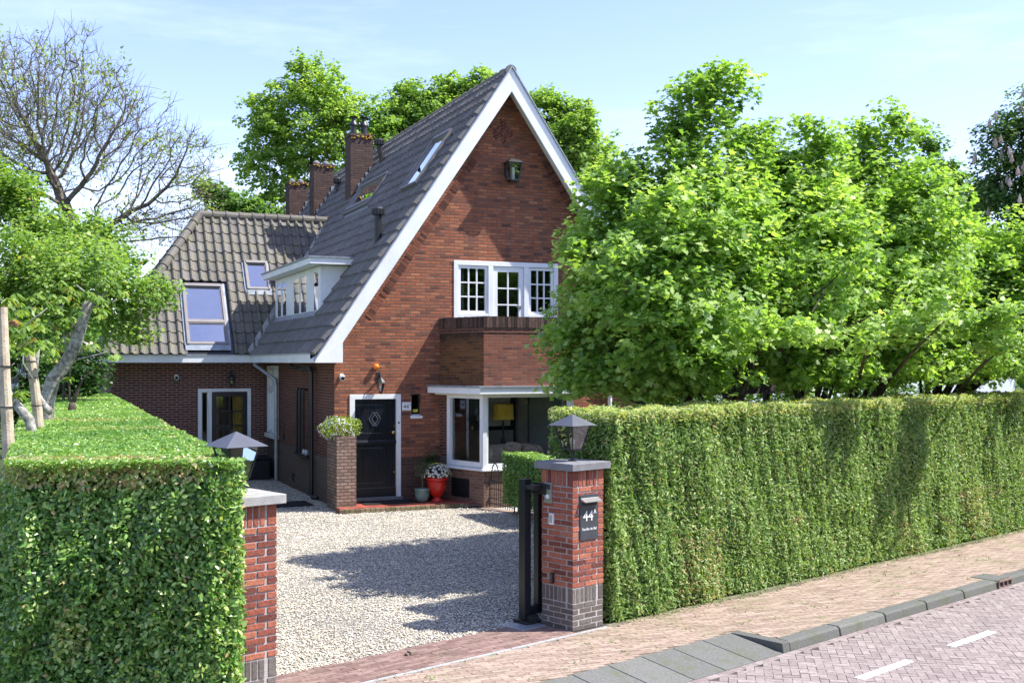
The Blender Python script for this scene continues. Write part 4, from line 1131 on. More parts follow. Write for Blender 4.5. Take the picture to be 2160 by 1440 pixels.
def coach_lamp(m, u, zb, label, group, glassm='lampglass'):
    t = thing('wall_lantern', label, 'wall lamp', FH, m(u, zb, 0), group)
    x, y, _ = m(u, 0, .17); mb = MB(); a = m(u, zb+.36, .0); b = m(u, zb+.40, .09); c = m(u, zb+.34, .17)
    mb.tube([m(u,zb+.30,.0),m(u,zb+.30,.06),m(u,zb+.36,.10),m(u,zb+.40,.15),m(u,zb+.33,.17)], [.022,.02,.016,.014,.012], 8); mb.mbox(m,u-.04,u+.04,zb+.24,zb+.42,0,.02); mb.build('bracket', M['iron'], t)
    mb = MB(); mb.lathe((x,y,zb+.20), [(.115,0),(.10,.03),(.05,.09),(.02,.12),(.01,.15)], 8); mb.build('hood', M['iron'], t)
    mb = MB(); mb.lathe((x,y,zb+.02), [(.045,0),(.085,.18)], 8); mb.build('glass', M[glassm], t)
    mb = MB(); mb.lathe((x,y,zb-.03), [(.01,0),(.02,.02),(.05,.04),(.05,.05)], 8)
    for k in range(8):
        q = k*math.pi/4; mb.tube([(x+.045*math.cos(q),y+.045*math.sin(q),zb+.02),(x+.087*math.cos(q),y+.087*math.sin(q),zb+.20)], .005, 4)
    mb.build('cage', M['iron'], t)
    mb = MB(); blob(mb, (x,y,zb+.11), (.03,.03,.045), 10, 2); mb.build('bulb', M['bulb'], t, smooth=True)
coach_lamp(GA, .94, 2.36, 'coach lamp on the brick wall above the black front door', 'coach lamps above the doors')
coach_lamp(WI, -.94, 2.37, 'coach lamp on the dark shaded wall above the glazed wing door', 'coach lamps above the doors')
o = MB(); blob(o, GA(.88,2.90,.05), (.065,.055,.06), 14, 2.2); tag(o.build('alarm_beacon', M['orange'], None, fr=FH, base=GA(.88,2.9,0), smooth=True), 'small orange alarm beacon on the wall above the front door lamp', 'alarm beacon')
for (m_, u, z, lab) in ((GA,.14,2.69,'white dome security camera at the left corner of the brick gable'),(WI,-2.33,2.62,'white security camera on the dark wing wall left of its door')):
    t = thing('security_camera', lab, 'camera', FH, m_(u,z,0), 'security cameras')
    mb = MB(); mb.tube([m_(u,z+.03,0),m_(u,z+.03,.03)], .035, 14); mb.tube([m_(u,z+.03,.03),m_(u,z,.06)], .02, 10); mb.tube([m_(u,z+.02,.05),m_(u,z,.08),m_(u,z-.03,.16)], [.05,.058,.056], 16); mb.build('housing', M['whiteplastic'], t)
    mb = MB(); mb.tube([m_(u,z-.03,.16),m_(u,z-.034,.17)], [.042,.036], 16); mb.build('lens', M['black'], t)
# big lantern in the gable
t = thing('wall_lantern', 'large black square lantern high on the brick gable', 'wall lamp', FH, GA(3.91,7.1,0))
def frustum(mb, c, z0, w0, z1, w1, ax=1, ay=1):
    mb.hexa([(c[0]+a*w0/2,c[1]+b*w0/2,z0) for a,b in ((-1,-1),(1,-1),(1,1),(-1,1))]+[(c[0]+a*w1/2,c[1]+b*w1/2,z1) for a,b in ((-1,-1),(1,-1),(1,1),(-1,1))])
def lantern_body(t, c, z0, w0, z1, w1, bar, mat, gl):
    mb = MB()
    cs = [(-1,-1),(1,-1),(1,1),(-1,1)]
    for i, (a,b) in enumerate(cs):
        mb.tube([(c[0]+a*w0/2,c[1]+b*w0/2,z0),(c[0]+a*w1/2,c[1]+b*w1/2,z1)], bar, 4)
        (a2,b2) = cs[(i+1)%4]
        for z,w in ((z0,w0),(z1,w1)): mb.tube([(c[0]+a*w/2,c[1]+b*w/2,z),(c[0]+a2*w/2,c[1]+b2*w/2,z)], bar, 4)
    f = mb.build('cage', M[mat], t)
    g = MB()
    for i, (a,b) in enumerate(cs):
        (a2,b2) = cs[(i+1)%4]; g.quad((c[0]+a*w0/2,c[1]+b*w0/2,z0),(c[0]+a2*w0/2,c[1]+b2*w0/2,z0),(c[0]+a2*w1/2,c[1]+b2*w1/2,z1),(c[0]+a*w1/2,c[1]+b*w1/2,z1))
    g.build('glass', M[gl], t)
gc = GA(3.91,0,.24)
lantern_body(t, gc, 6.95, .19, 7.32, .29, .016, 'iron', 'lampglass')
mb = MB(); frustum(mb, gc, 7.325, .37, 7.41, .16); mb.build('lantern_roof', M['iron'], t)
mb = MB(); frustum(mb, gc, 6.91, .18, 6.945, .21); mb.build('lantern_tray', M['iron'], t)
mb = MB(); mb.mbox(GA,3.87,3.95,7.15,7.25,0,.10); mb.mbox(GA,3.80,4.02,7.05,7.37,0,.02); mb.build('bracket', M['iron'], t)
mb = MB(); mb.lathe((gc[0],gc[1],6.95), [(.035,0),(.035,.28)], 10); mb.build('bulb', M['bulb'], t)

# step, mat, planter pillar, pots
mb = MB(); mb.box(.26,2.75,-1.06,-.0,0,.10); mb.box(-.16,.26,-1.06,-.81,0,.10)
o = mb.build('door_step', M['tile'], None, fr=FH, base=(1.2,-.5,0), bevel=.01); tag(o, 'red tiled doorstep running from the front door to the bay', 'step')
M['moss'] = tintmat('mossy_brick', [(0,(.16,.12,.08)),(1,(.30,.25,.16))], .95, .1, dirt=((.10,.14,.03),8,.7))
mb = MB()
for k in range(26): mb.box(-.18+k*.105,-.18+k*.105+.098,-1.14,-1.065,0,.085+random.uniform(-.006,.006),random.random())
o = mb.build('step_edging', M['moss'], None, fr=FH, base=(1.2,-1.1,0), bevel=.006); tag(o, 'mossy brick edging along the front of the red doorstep', 'edging')
mb = MB(); mb.box(.46,1.62,-.72,-.16,.101,.118); tag(mb.build('doormat', M['rubber'], None, fr=FH, base=(1,-.4,.1), bevel=.004), 'black doormat on the red step before the front door', 'doormat')
mb = MB(); mb.box(-1.25,-.35,.3,1.15,.006,.03); tag(mb.build('rubber_mat', M['rubber'], None, fr=FH, base=(-.8,.7,0), bevel=.006), 'flat dark mat lying in the gravel beside the side wall', 'mat')
mb = MB(); mb.box(-.15,.25,-.80,-.003,0,1.50); t = mb.build('planter_pillar', M['palebrick'], None, fr=FH, base=(.05,-.4,0)); tag(t, 'rough brown brick pillar beside the front door carrying a flower bowl', 'pillar')
M['alyssum'] = leafmat('lime_foliage', [(0,(.10,.16,.03)),(.5,(.24,.34,.05)),(1,(.42,.50,.10))], .3)
M['petal'] = leafmat('white_petals', [(0,(.62,.58,.66)),(1,(.82,.82,.84))], .2, tcol=(1,1,1))
def flowerball(name, label, cat, fr, c, r, nleaf, nfl, leaf, lm, fsz, side=None, cut=None):
    t = thing(name, label, cat, fr, c)
    d = unit(rnd(nleaf)); P = np.array(c)+d*np.array(r)*RNG.uniform(.55,1.0,(nleaf,1))*(1+.22*sfield(d,4,2.6))[:,None]
    if cut: P = P[d[:,2] > cut]; d = d[d[:,2] > cut]
    v, k = leaves(P, d+rnd(len(P))*.6, leaf*RNG.uniform(.6,1.3,len(P)), .5, 'diamond'); npmesh('foliage', v, k, RNG.uniform(.1,1,len(P)), lm, t)
    d = unit(rnd(nfl))
    if side is not None: d = d[(d@np.array(side)) > -.1]
    if cut: d = d[d[:,2] > cut]
    P = np.array(c)+d*np.array(r)*1.02*(1+.22*sfield(d,4,2.6))[:,None]
    v, k = leaves(P, d+rnd(len(P))*.25, fsz*RNG.uniform(.8,1.2,len(P)), 1.0, 'oval'); npmesh('blossoms', v, k, RNG.uniform(0,1,len(P)), M['petal'], t)
    return t
t = flowerball('flower_bowl', 'trailing lime green plant with tiny white flowers on top of the brick pillar', 'plant', FH, (.02,-.42,1.66), (.42,.46,.27), 2600, 520, .05, M['alyssum'], .026, side=(-.85,-.3,-.35))
mb = MB(); mb.lathe((.05,-.40,1.50), [(.12,0),(.19,.10),(.20,.14)], 16); mb.build('bowl', M['terracotta'], t)
# red urn
UX, UY = 2.02, -.62
t = thing('urn_with_daisies', 'glossy red urn full of white daisies on the doorstep', 'urn', FH, (UX,UY,.1))
mb = MB(); mb.lathe((UX,UY,.10), [(.13,0),(.135,.02),(.12,.04),(.075,.07),(.075,.09),(.13,.14),(.175,.22),(.195,.34),(.205,.44),(.235,.47),(.235,.50),(.20,.50),(.18,.46)], 32)
pm = mb.build('urn', M['red'], t, smooth=True)
mb = MB()
for a0 in (-1.15, -2.2):
    for rr in (.05, .025):
        pts = [(UX+.202*math.cos(a0+rr/.2*math.cos(q)), UY+.202*math.sin(a0+rr/.2*math.cos(q)), .42+rr*math.sin(q)) for q in [i*.45 for i in range(15)]]
        mb.tube(pts, .006, 5)
for z in (.50,.52): mb.tube([(UX+.213*math.cos(q),UY+.213*math.sin(q),z) for q in [i*math.pi/16 for i in range(33)]], .006, 5)
mb.build('relief', M['red'], pm)
M['daisyleaf'] = leafmat('dark_daisy_leaf', [(0,(.02,.045,.015)),(1,(.06,.11,.03))], .2)
n = 1500; d = unit(rnd(n)); d = d[d[:,2] > -.1]; P = np.array((UX,UY,.62))+d*np.array((.28,.28,.25))*RNG.uniform(.6,1,(len(d),1))
v, k = leaves(P, d+rnd(len(P))*.6, .05, .35, 'diamond'); npmesh('foliage', v, k, RNG.uniform(0,1,len(P)), M['daisyleaf'], t)
d = []
for i in range(175):
    z = min(.999, max(.01, .02+.98*(i+.5)/175+random.gauss(0,.025))); a = i*2.39996+random.gauss(0,.16); rr = math.sqrt(1-z*z); d.append((rr*math.cos(a), rr*math.sin(a), z))
d = np.array(d); P = np.array((UX,UY,.62))+d*np.array((.30,.30,.27))
Vp, kk = [], 6
for j in range(4):
    a = j*math.pi/4; ref = unit(np.cross(d, np.tile([[.3,.1,1.]], (len(d),1)))); b = np.cross(d, ref)
    D = ref*math.cos(a)+b*math.sin(a); v, k = leaves(P+D*.0, d, .058, .34, 'oval', D=D); Vp.append(v)
npmesh('daisies', np.concatenate(Vp), k, RNG.uniform(0,1,len(d)*4), M['petal'], t)['kind'] = 'stuff'
mb = MB()
for p, q in zip(P, d): mb.tube([Vector(p), Vector(p+q*.014)], [.009,.006], 6)
mb.build('daisy_centres', M['yellow'], t)['kind'] = 'stuff'
# olive tree in green pot
t = thing('potted_olive_tree', 'little olive tree in a pale green glazed pot by the door', 'potted plant', FH, (1.72,-.66,.1))
mb = MB(); mb.lathe((1.70,-.62,.10), [(.09,0),(.13,.05),(.155,.14),(.15,.24),(.165,.26),(.165,.28),(.14,.28)], 24); mb.build('pot', M['celadon'], t, smooth=True)
mb = MB(); mb.lathe((1.70,-.62,.33), [(.135,0),(.13,.012)], 16); mb.build('soil', M['terracotta'], t)
mb = MB(); mb.tube([(1.70,-.62,.33),(1.71,-.61,.5),(1.69,-.62,.68)], [.016,.013,.01], 7)
for k in range(14):
    a = random.uniform(0,6.28); mb.tube([(1.70,-.62,.58+k*.012),(1.70+.17*math.cos(a),-.62+.17*math.sin(a),.72+random.uniform(0,.22))], [.006,.002], 4)
mb.build('trunk', M['twig'], t)
M['olive'] = leafmat('olive_leaf', [(0,(.05,.075,.035)),(1,(.16,.20,.11))], .2)
C = np.array((1.70,-.62,.80))+unit(rnd(60))*np.array((.2,.2,.2))*RNG.uniform(.3,1,(60,1)); npm = crown('foliage', C, (1.7,-.62,.75), 14, .07, .055, .22, 'diamond', M['olive'], t, 5)
# tall grassy shrub behind
t = thing('potted_bamboo', 'dark green bushy plant in a brown pot behind the red urn', 'potted plant', FH, (1.98,-.22,.1))
mb = MB(); mb.lathe((2.0,-.24,.10), [(.10,0),(.13,.2),(.14,.24)], 16); mb.build('pot', M['brownpot'], t)
mb = MB()
for k in range(16):
    a = random.uniform(0,6.28); r_ = random.uniform(.05,.28); mb.tube([(2.0,-.24,.3),(2.0+r_*.4*math.cos(a),-.24+r_*.4*math.sin(a),.65),(2.0+r_*math.cos(a),-.24+r_*.6*math.sin(a),random.uniform(.85,1.15))], [.006,.005,.002], 4)
mb.build('stems', M['bark'], t)
M['bamboo'] = leafmat('dark_narrow_leaf', [(0,(.03,.06,.018)),(1,(.10,.17,.04))], .25)
C = np.array((2.0,-.26,.88))+unit(rnd(70))*np.array((.27,.17,.26))*RNG.uniform(.2,1,(70,1)); crown('foliage', C, (2.0,-.25,.7), 12, .08, .09, .16, 'diamond', M['bamboo'], t, 6, droop=.4)
t = thing('plant_pot', 'small empty dark brown pot between the green pot and red urn', 'pot', FH, (1.86,-.45,.1))
mb = MB(); mb.lathe((1.87,-.42,.10), [(.08,0),(.10,.22),(.11,.24),(.09,.24),(.08,.12)], 16); mb.build('pot_body', M['brownpot'], t)
# storage box
t = thing('storage_box', 'black plastic storage box in the shaded corner by the wing door', 'box', FH, (-.5,6.4,0))
mb = MB(); mb.box(-.86,-.13,6.15,6.9,.0,.50); mb.build('body', M['black'], t, bevel=.02)
mb = MB(); mb.box(-.89,-.10,6.12,6.93,.505,.56); mb.build('lid', M['rubber'], t, bevel=.015)
# ornamental garden gate
gx = 2.93
t = thing('garden_gate', 'small black wrought iron garden gate with scroll beside the bay', 'gate', FH, (2.9,-1.6,0))
mb = MB(); G0, G1 = Vector((2.88,-1.45,0)), Vector((3.0,-2.45,0)); d_ = (G1-G0)
gp = lambda u, z: tuple(G0+d_*u+Vector((0,0,z)))
for z in (.12,.22,.42,.58): mb.tube([gp(0,z),gp(1,z)], .009, 6)
for k in range(12): mb.tube([gp(k/11,.06),gp(k/11,.60)], .007, 6)
mb.tube([gp(0,.02),gp(0,.66)], .016, 8); mb.tube([gp(1,.02),gp(1,.66)], .016, 8)
mb.build('bars', M['iron'], t)
mb = MB(); mb.tube([gp(.22+.16*math.cos(q),.60+.34*math.sin(q)) for q in [i*math.pi/12 for i in range(13)]], .012, 6)
mb.tube([gp(.22+.06*math.cos(q)*(1-q/9),.76+.06*math.sin(q)*(1-q/9)) for q in [i*.5 for i in range(14)]], .008, 5); mb.build('scroll', M['iron'], t)
mb = MB()
for z in (.16,.52):
    for k in range(4): blob(mb, gp(-.05-.02*(k%2), z+.03*(k-1.5)), (.018,.018,.018), 8, 2)
mb.build('hinge', M['iron'], t)
mb = MB(); mb.box(2.75,3.9,-2.55,-1.45,-.02,.012); struct(mb, 'garden_path', M['concrete'], FH)
mb = MB(); mb.prism([(2.6,-1.5,0),(2.9,-1.45,0),(3.3,-2.75,0),(3.12,-2.8,0)], (0,0,.03)); struct(mb, 'brick_edging', M['clinker'], FH)
# ================================================================== GATE PILLARS
M['pillarbrick'] = tintmat('pillar_brick', [(0,(.14,.05,.042)),(.25,(.27,.085,.06)),(.6,(.38,.12,.075)),(1,(.48,.18,.11))], .9, .2, nscale=28, bump=.9, bdist=.012, dirt=((.26,.12,.09),12,.45))
M['basebrick'] = tintmat('pillar_base_brick', [(0,(.12,.10,.092)),(1,(.21,.18,.165))], .9, .2, nscale=28, bump=.7, bdist=.01, dirt=((.13,.13,.09),5,.4))
M['mortar'] = plain('grey_mortar', (.42,.395,.37), .95, .1, var=.12, nscale=30, bump=.5)
def brick_course(mb, x0, y0, S, z0, z1, lens, dirn, dep=.10, g=.013, jit=.0025, tf=None):
    """pinwheel course: every run starts on a corner, last gap is closed by the next face's brick end"""
    cs = [((x0,y0),(1,0)),((x0+S,y0),(0,1)),((x0+S,y0+S),(-1,0)),((x0,y0+S),(0,-1))]
    for i, ((cx,cy),(dx,dy)) in enumerate(cs):
        ix, iy = -dy, dx
        if dirn:
            cx, cy, dx, dy = cx+dx*S, cy+dy*S, -dx, -dy
        u = 0
        for L_ in lens:
            a, b = u, u+L_-g; u += L_
            j = random.uniform(-jit, jit); P = []
            e = random.uniform(-.0015,.0015)
            for z in (z0, z1-g):
                for (p, q) in ((a,-j),(b,-j),(b,dep-g),(a,dep-g)):
                    P.append((cx+dx*p+ix*q, cy+dy*p+iy*q, z+e))
            if dirn: P = [P[1],P[0],P[3],P[2],P[5],P[4],P[7],P[6]]
            mb.hexa(P, random.random() if tf is None else tf())
def gate_pillar(e0, n0, label, capmat):
    t = thing('gate_pillar', label, 'pillar', FS, (e0+.25, n0+.25, 0))
    S = .5
    mb = MB(); mb.box(e0+.0085,e0+S-.0085,n0+.0085,n0+S-.0085,0,1.785); mb.build('mortar_core', M['mortar'], t)
    mb = MB(); zz = 0
    h = .0625; b = .003
    for k in range(5):
        brick_course(mb, e0+b, n0+b, S-2*b, k*h, (k+1)*h, [.195,.195], k%2)
    brick_course(mb, e0+b, n0+b, S-2*b, 5*h, 5*h+.17, [.065]*6, 0, dep=.09)
    mb.build('base_brickwork', M['basebrick'], t, bevel=.004)
    mb = MB(); z = 5*h+.17; k = 0
    while z + h < 1.785-.125-.01:
        brick_course(mb, e0, n0, S, z, z+h, [.2,.2], k%2); z += h; k += 1
    zt_ = 1.785
    brick_course(mb, e0, n0, S, z, zt_+.004, [.10,.06,.06,.06,.06,.06], 0, dep=.10)
    mb.build('brickwork', M['pillarbrick'], t, bevel=.004)
    mb = MB(); mb.hexa([(e0-.06,n0-.06,1.787),(e0+S+.06,n0-.06,1.787),(e0+S+.06,n0+S+.06,1.787),(e0-.06,n0+S+.06,1.787),(e0-.06,n0-.06,1.868),(e0+S+.06,n0-.06,1.868),(e0+S+.06,n0+S+.06,1.868),(e0-.06,n0+S+.06,1.868)])
    mb.build('cap_stone', M[capmat], t, bevel=.006)
    return t
gate_pillar(0, 0, 'right brick gate pillar with dark grey cap, mailbox and intercom, before the tall hedge', 'cap')
gate_pillar(-4.43, -.30, 'left brick gate pillar with pale cap, half hidden by the glossy privet hedge', 'cappale')
def pillar_lantern(e, n, label):
    t = thing('pillar_lantern', label, 'lantern', FS, (e, n, 1.87), 'lanterns on the gate pillars')
    mb = MB(); mb.lathe((e,n,1.868), [(.05,0),(.05,.012),(.02,.016),(.02,.13)], 12); mb.build('stem', M['iron'], t)
    lantern_body(t, (e,n), 2.005, .155, 2.275, .285, .009, 'iron', 'lampglass')
    mb = MB(); frustum(mb, (e,n), 1.992, .15, 2.003, .16); mb.build('tray', M['iron'], t)
    mb = MB(); w = .20; zb = 2.278
    a = [(e-w,n-w,zb),(e+w,n-w,zb),(e+w,n+w,zb),(e-w,n+w,zb)]
    mb.add(a+[(e,n,zb+.125)], [(0,1,4),(1,2,4),(2,3,4),(3,0,4),(3,2,1,0)]); mb.build('lantern_roof', M['lampgrey'], t)
    mb = MB(); mb.lathe((e,n,2.005), [(.02,0),(.02,.05)], 10); blob(mb, (e,n,2.09), (.032,.032,.05), 12, 2); mb.build('bulb', M['bulb'], t, smooth=True)
pillar_lantern(.25, .25, 'square grey-roofed lantern on the right gate pillar in front of the thuja hedge')
pillar_lantern(-4.18, -.05, 'square grey-roofed lantern half hidden by the privet hedge on the left pillar')

PF = plane((0,0,0),(1,0,0),(0,-1,0)); PL = plane((0,0,0),(0,-1,0),(-1,0,0))   # PL: u = -n
t = thing('mailbox', 'flat dark grey mailbox with white house number set in the right pillar', 'mailbox', FS, (.25,0,1.2))
mb = MB(); mb.mbox(PF,.11,.40,1.0,1.51,-.02,.012); mb.build('plate', M['mailbox'], t, bevel=.003)
mb = MB(); mb.hexa([PF(.115,1.445,.012),PF(.395,1.445,.012),PF(.395,1.43,.085),PF(.115,1.43,.085),PF(.115,1.475,.012),PF(.395,1.475,.012),PF(.395,1.437,.085),PF(.115,1.437,.085)]); mb.build('flap', M['steel'], t)
mb = MB(); mb.mbox(PF,.135,.375,1.385,1.425,.0,.0135); mb.build('slot', M['black'], t)
text(t, '44', .165, PF, .235, 1.215, .0125, M['text_w']); text(t, 'A', .065, PF, .345, 1.29, .0125, M['text_w'])
text(t, 'Familie de Bel', .042, PF, .255, 1.11, .0125, M['text_w'])
t = thing('intercom', 'grey door intercom with round button on the shaded pillar side', 'intercom', FS, (0,.36,1.5))
mb = MB(); mb.mbox(PL,-.44,-.32,1.40,1.63,-.01,.02); mb.build('housing', M['steel'], t, bevel=.003)
mb = MB(); mb.mbox(PL,-.425,-.335,1.555,1.615,.02,.023); mb.build('camera_window', M['screen'], t)
mb = MB(); mb.tube([PL(-.38,1.475,.02),PL(-.38,1.475,.028)], .026, 16); mb.build('button', M['whiteplastic'], t)
t = thing('keypad', 'small white keypad on the pillar below the intercom', 'keypad', FS, (0,.34,1.2))
mb = MB(); mb.mbox(PL,-.365,-.295,1.16,1.285,-.01,.018); mb.build('housing', M['whiteplastic'], t, bevel=.003)
mb = MB()
for r_ in range(4):
    for c_ in range(3): mb.mbox(PL,-.352+c_*.016,-.341+c_*.016,1.185+r_*.022,1.20+r_*.022,.018,.021)
mb.build('keys', M['steel'], t)
t = thing('gate_sensor', 'little black photocell sensor low on the pillar side', 'sensor', FS, (0,.3,.57))
mb = MB(); mb.mbox(PL,-.33,-.29,.50,.62,-.01,.035); mb.build('housing', M['black'], t, bevel=.006)
mb = MB(); mb.mbox(PL,-.322,-.298,.56,.60,.035,.038); mb.build('lens', M['dull'], t)
# sliding gate
t = thing('sliding_gate', 'black steel sliding gate drawn open, its end standing behind the right pillar', 'gate', FS, (-.1,.65,0))
mb = MB(); mb.box(-.17,-.07,.60,.70,.06,1.66); mb.box(-.07,3.9,.61,.69,.10,.20); mb.box(-.07,3.9,.61,.69,1.52,1.58); mb.box(.055,.12,.61,.69,.2,1.52); mb.build('frame', M['black'], t, bevel=.004)
for k in range(10):
    mb = MB(); mb.box(.18+k*.12,.20+k*.12,.64,.66,.2,1.52); mb.build('picket', M['black'], t)
mb = MB(); mb.box(-.16,-.05,.46,.60,1.55,1.60); mb.box(-.03,.0,.40,.62,1.49,1.62); mb.tube([(-.12,.50,1.56),(-.03,.50,1.56)], .028, 12); mb.build('guide_bracket', M['iron'], t)
mb = MB(); mb.tube([(-.14,.56,.065),(-.02,.56,.065)], .05, 16); mb.box(-.2,.02,.53,.76,.012,.05); mb.build('roller', M['iron'], t)
mb = MB(); mb.box(-.40,-.02,.40,.80,.0,.014); o = mb.build('floor_plate', M['zinc'], None, fr=FS, base=(-.2,.6,0), bevel=.003); tag(o, 'pale metal floor plate under the black gate end', 'plate')

# ================================================================== HEDGES
M['core'] = plain('hedge_core', (.028,.036,.014), .95, .05, var=.5, nscale=5)
M['thuja'] = leafmat('thuja_spray', [(0,(.055,.12,.03)),(.35,(.19,.31,.08)),(.7,(.38,.50,.18)),(.8,(.49,.56,.24)),(.86,(.56,.53,.25)),(1,(.40,.28,.15))], .35, .3, .5)
M['privet'] = leafmat('privet_leaf', [(0,(.035,.10,.022)),(.35,(.15,.31,.06)),(.7,(.36,.52,.14)),(.8,(.46,.56,.19)),(.86,(.48,.43,.20)),(1,(.44,.29,.14))], .3, .55, .34)
t = thing('thuja_hedge', 'tall olive green clipped conifer hedge along the pavement right of the pillar', 'hedge', FS, (7,.5,0))
mb = MB(); mb.box(.80,26,.17,.95,.10,2.27); mb.build('branches', M['core'], t)
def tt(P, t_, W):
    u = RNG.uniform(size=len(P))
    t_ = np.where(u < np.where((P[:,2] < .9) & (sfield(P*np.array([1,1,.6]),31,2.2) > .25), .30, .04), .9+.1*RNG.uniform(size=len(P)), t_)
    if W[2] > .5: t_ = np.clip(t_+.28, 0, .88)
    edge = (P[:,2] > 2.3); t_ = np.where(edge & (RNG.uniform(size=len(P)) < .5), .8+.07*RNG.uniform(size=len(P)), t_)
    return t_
fcs = []
for (a, b, dn) in ((.66,4,6200),(4,9,4600),(9,15.5,2900),(15.5,26,1100)):
    fcs.append(((a,-.03,.02),(b-a,0,0),(0,0,2.40),(0,-1,0),dn)); fcs.append(((a,-.05,2.42),(b-a,0,0),(0,1.12,0),(0,0,1),dn*.75))
fcs.append(((.63,0,.05),(0,1.05,0),(0,0,2.36),(-1,0,0),3600)); fcs.append(((.66,1.07,.05),(25,0,0),(0,0,2.36),(0,1,0),300))
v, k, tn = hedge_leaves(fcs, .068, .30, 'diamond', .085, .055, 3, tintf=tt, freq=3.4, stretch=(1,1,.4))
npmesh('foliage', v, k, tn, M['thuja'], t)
mb = MB()
for i in range(60): 
    x = .9+i*.27; mb.tube([(x,.2+random.uniform(0,.5),0),(x+random.uniform(-.05,.05),.3+random.uniform(0,.4),.35)], .02, 5)
mb.build('stems', M['bark'], t)

t = thing('privet_hedge', 'big glossy bright green clipped hedge block left of the drive, top edge browned', 'hedge', FW, (-3.3,9.6,0))
hd = np.array([-.407,1,0]); hd = hd/np.linalg.norm(hd)
A = np.array([-2.215,9.24,0.]); Bq = np.array([-4.10,9.12,0.]); Lh = 21.3
mb = MB(); i_ = .20
q = [A+np.array([-i_,i_,0]), Bq+np.array([i_,i_,0]), Bq+hd*Lh+np.array([i_,-.1,0]), A+hd*Lh+np.array([-i_,-.1,0])]
mb.hexa([tuple(p) for p in (q[1],q[0],q[3],q[2])]+[(p[0],p[1],2.06) for p in (q[1],q[0],q[3],q[2])]); mb.build('branches', M['core'], t)
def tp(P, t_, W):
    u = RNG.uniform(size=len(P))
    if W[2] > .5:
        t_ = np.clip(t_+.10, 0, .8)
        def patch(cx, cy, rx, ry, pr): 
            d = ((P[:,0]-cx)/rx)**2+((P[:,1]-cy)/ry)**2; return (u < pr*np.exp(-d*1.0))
        br = patch(-5.95,15.9,.6,.28,.75) | patch(-4.5,13.7,.6,.22,.7) | patch(-3.7,12.1,.4,.14,.3) | patch(-3.6,9.5,1.0,.16,.8)
        t_ = np.where(br, .86+.14*RNG.uniform(size=len(P)), t_)
    else:
        br = (P[:,2] > 1.98+.06*sfield(P,9,3)) & (P[:,0] < -2.5) & (u < .6); t_ = np.where(br, .80+.16*RNG.uniform(size=len(P)), t_)
        yel = (sfield(P, 77, 1.6) > .35) & (P[:,0] < -2.7) & (u < .6); t_ = np.where(yel, .74+.1*RNG.uniform(size=len(P)), t_)
        t_ = np.where(RNG.uniform(size=len(P)) < .02, .95, t_)
    return t_
W0 = np.array([0.07,-1,0]); WR_ = np.array([.926,.377,0])
def off(a, d): return tuple(a+hd*d)
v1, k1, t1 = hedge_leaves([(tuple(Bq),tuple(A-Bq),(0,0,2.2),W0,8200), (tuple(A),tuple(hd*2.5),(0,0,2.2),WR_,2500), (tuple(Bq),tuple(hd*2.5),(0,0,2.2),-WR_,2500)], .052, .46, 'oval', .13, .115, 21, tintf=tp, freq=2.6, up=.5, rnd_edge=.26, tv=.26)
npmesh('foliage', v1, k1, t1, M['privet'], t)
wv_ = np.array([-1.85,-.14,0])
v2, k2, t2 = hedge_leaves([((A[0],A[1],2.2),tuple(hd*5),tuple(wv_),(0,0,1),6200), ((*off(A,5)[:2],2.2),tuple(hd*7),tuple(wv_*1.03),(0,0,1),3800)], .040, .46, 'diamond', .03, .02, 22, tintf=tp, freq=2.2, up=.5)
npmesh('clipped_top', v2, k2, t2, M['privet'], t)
v3, k3, t3 = hedge_leaves([((*off(A,12)[:2],2.2),tuple(hd*9.3),tuple(wv_*1.06),(0,0,1),2000), ((*off(A,2.5)[:2],0),tuple(hd*19),(0,0,2.2),WR_,420), ((*off(Bq,2.5)[:2],0),tuple(hd*19),(0,0,2.2),-WR_,420)], .065, .46, 'diamond', .03, .02, 23, tintf=tp, up=.5)
npmesh('far_foliage', v3, k3, t3, M['privet'], t)

t = thing('box_hedge', 'short clipped box hedge block beside the iron garden gate', 'hedge', FH, (3.1,-3.5,0))
mb = MB(); mb.box(2.82,3.36,-4.6,-2.46,.30,1.17); mb.build('branches', M['core'], t)
mb = MB()
for y in (-4.3,-3.6,-2.9,-2.55): mb.tube([(3.05,y,0),(3.08,y,.4)], .03, 7)
mb.build('stems', M['twig'], t)
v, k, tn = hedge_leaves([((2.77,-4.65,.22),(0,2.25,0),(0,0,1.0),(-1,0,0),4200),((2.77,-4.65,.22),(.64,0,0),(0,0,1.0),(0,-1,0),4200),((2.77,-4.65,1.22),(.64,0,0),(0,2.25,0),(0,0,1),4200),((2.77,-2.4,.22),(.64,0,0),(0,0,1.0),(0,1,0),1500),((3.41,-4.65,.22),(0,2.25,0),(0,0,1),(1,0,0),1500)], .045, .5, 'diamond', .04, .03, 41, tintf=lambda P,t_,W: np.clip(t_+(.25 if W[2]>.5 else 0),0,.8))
npmesh('foliage', v, k, tn, M['privet'], t)

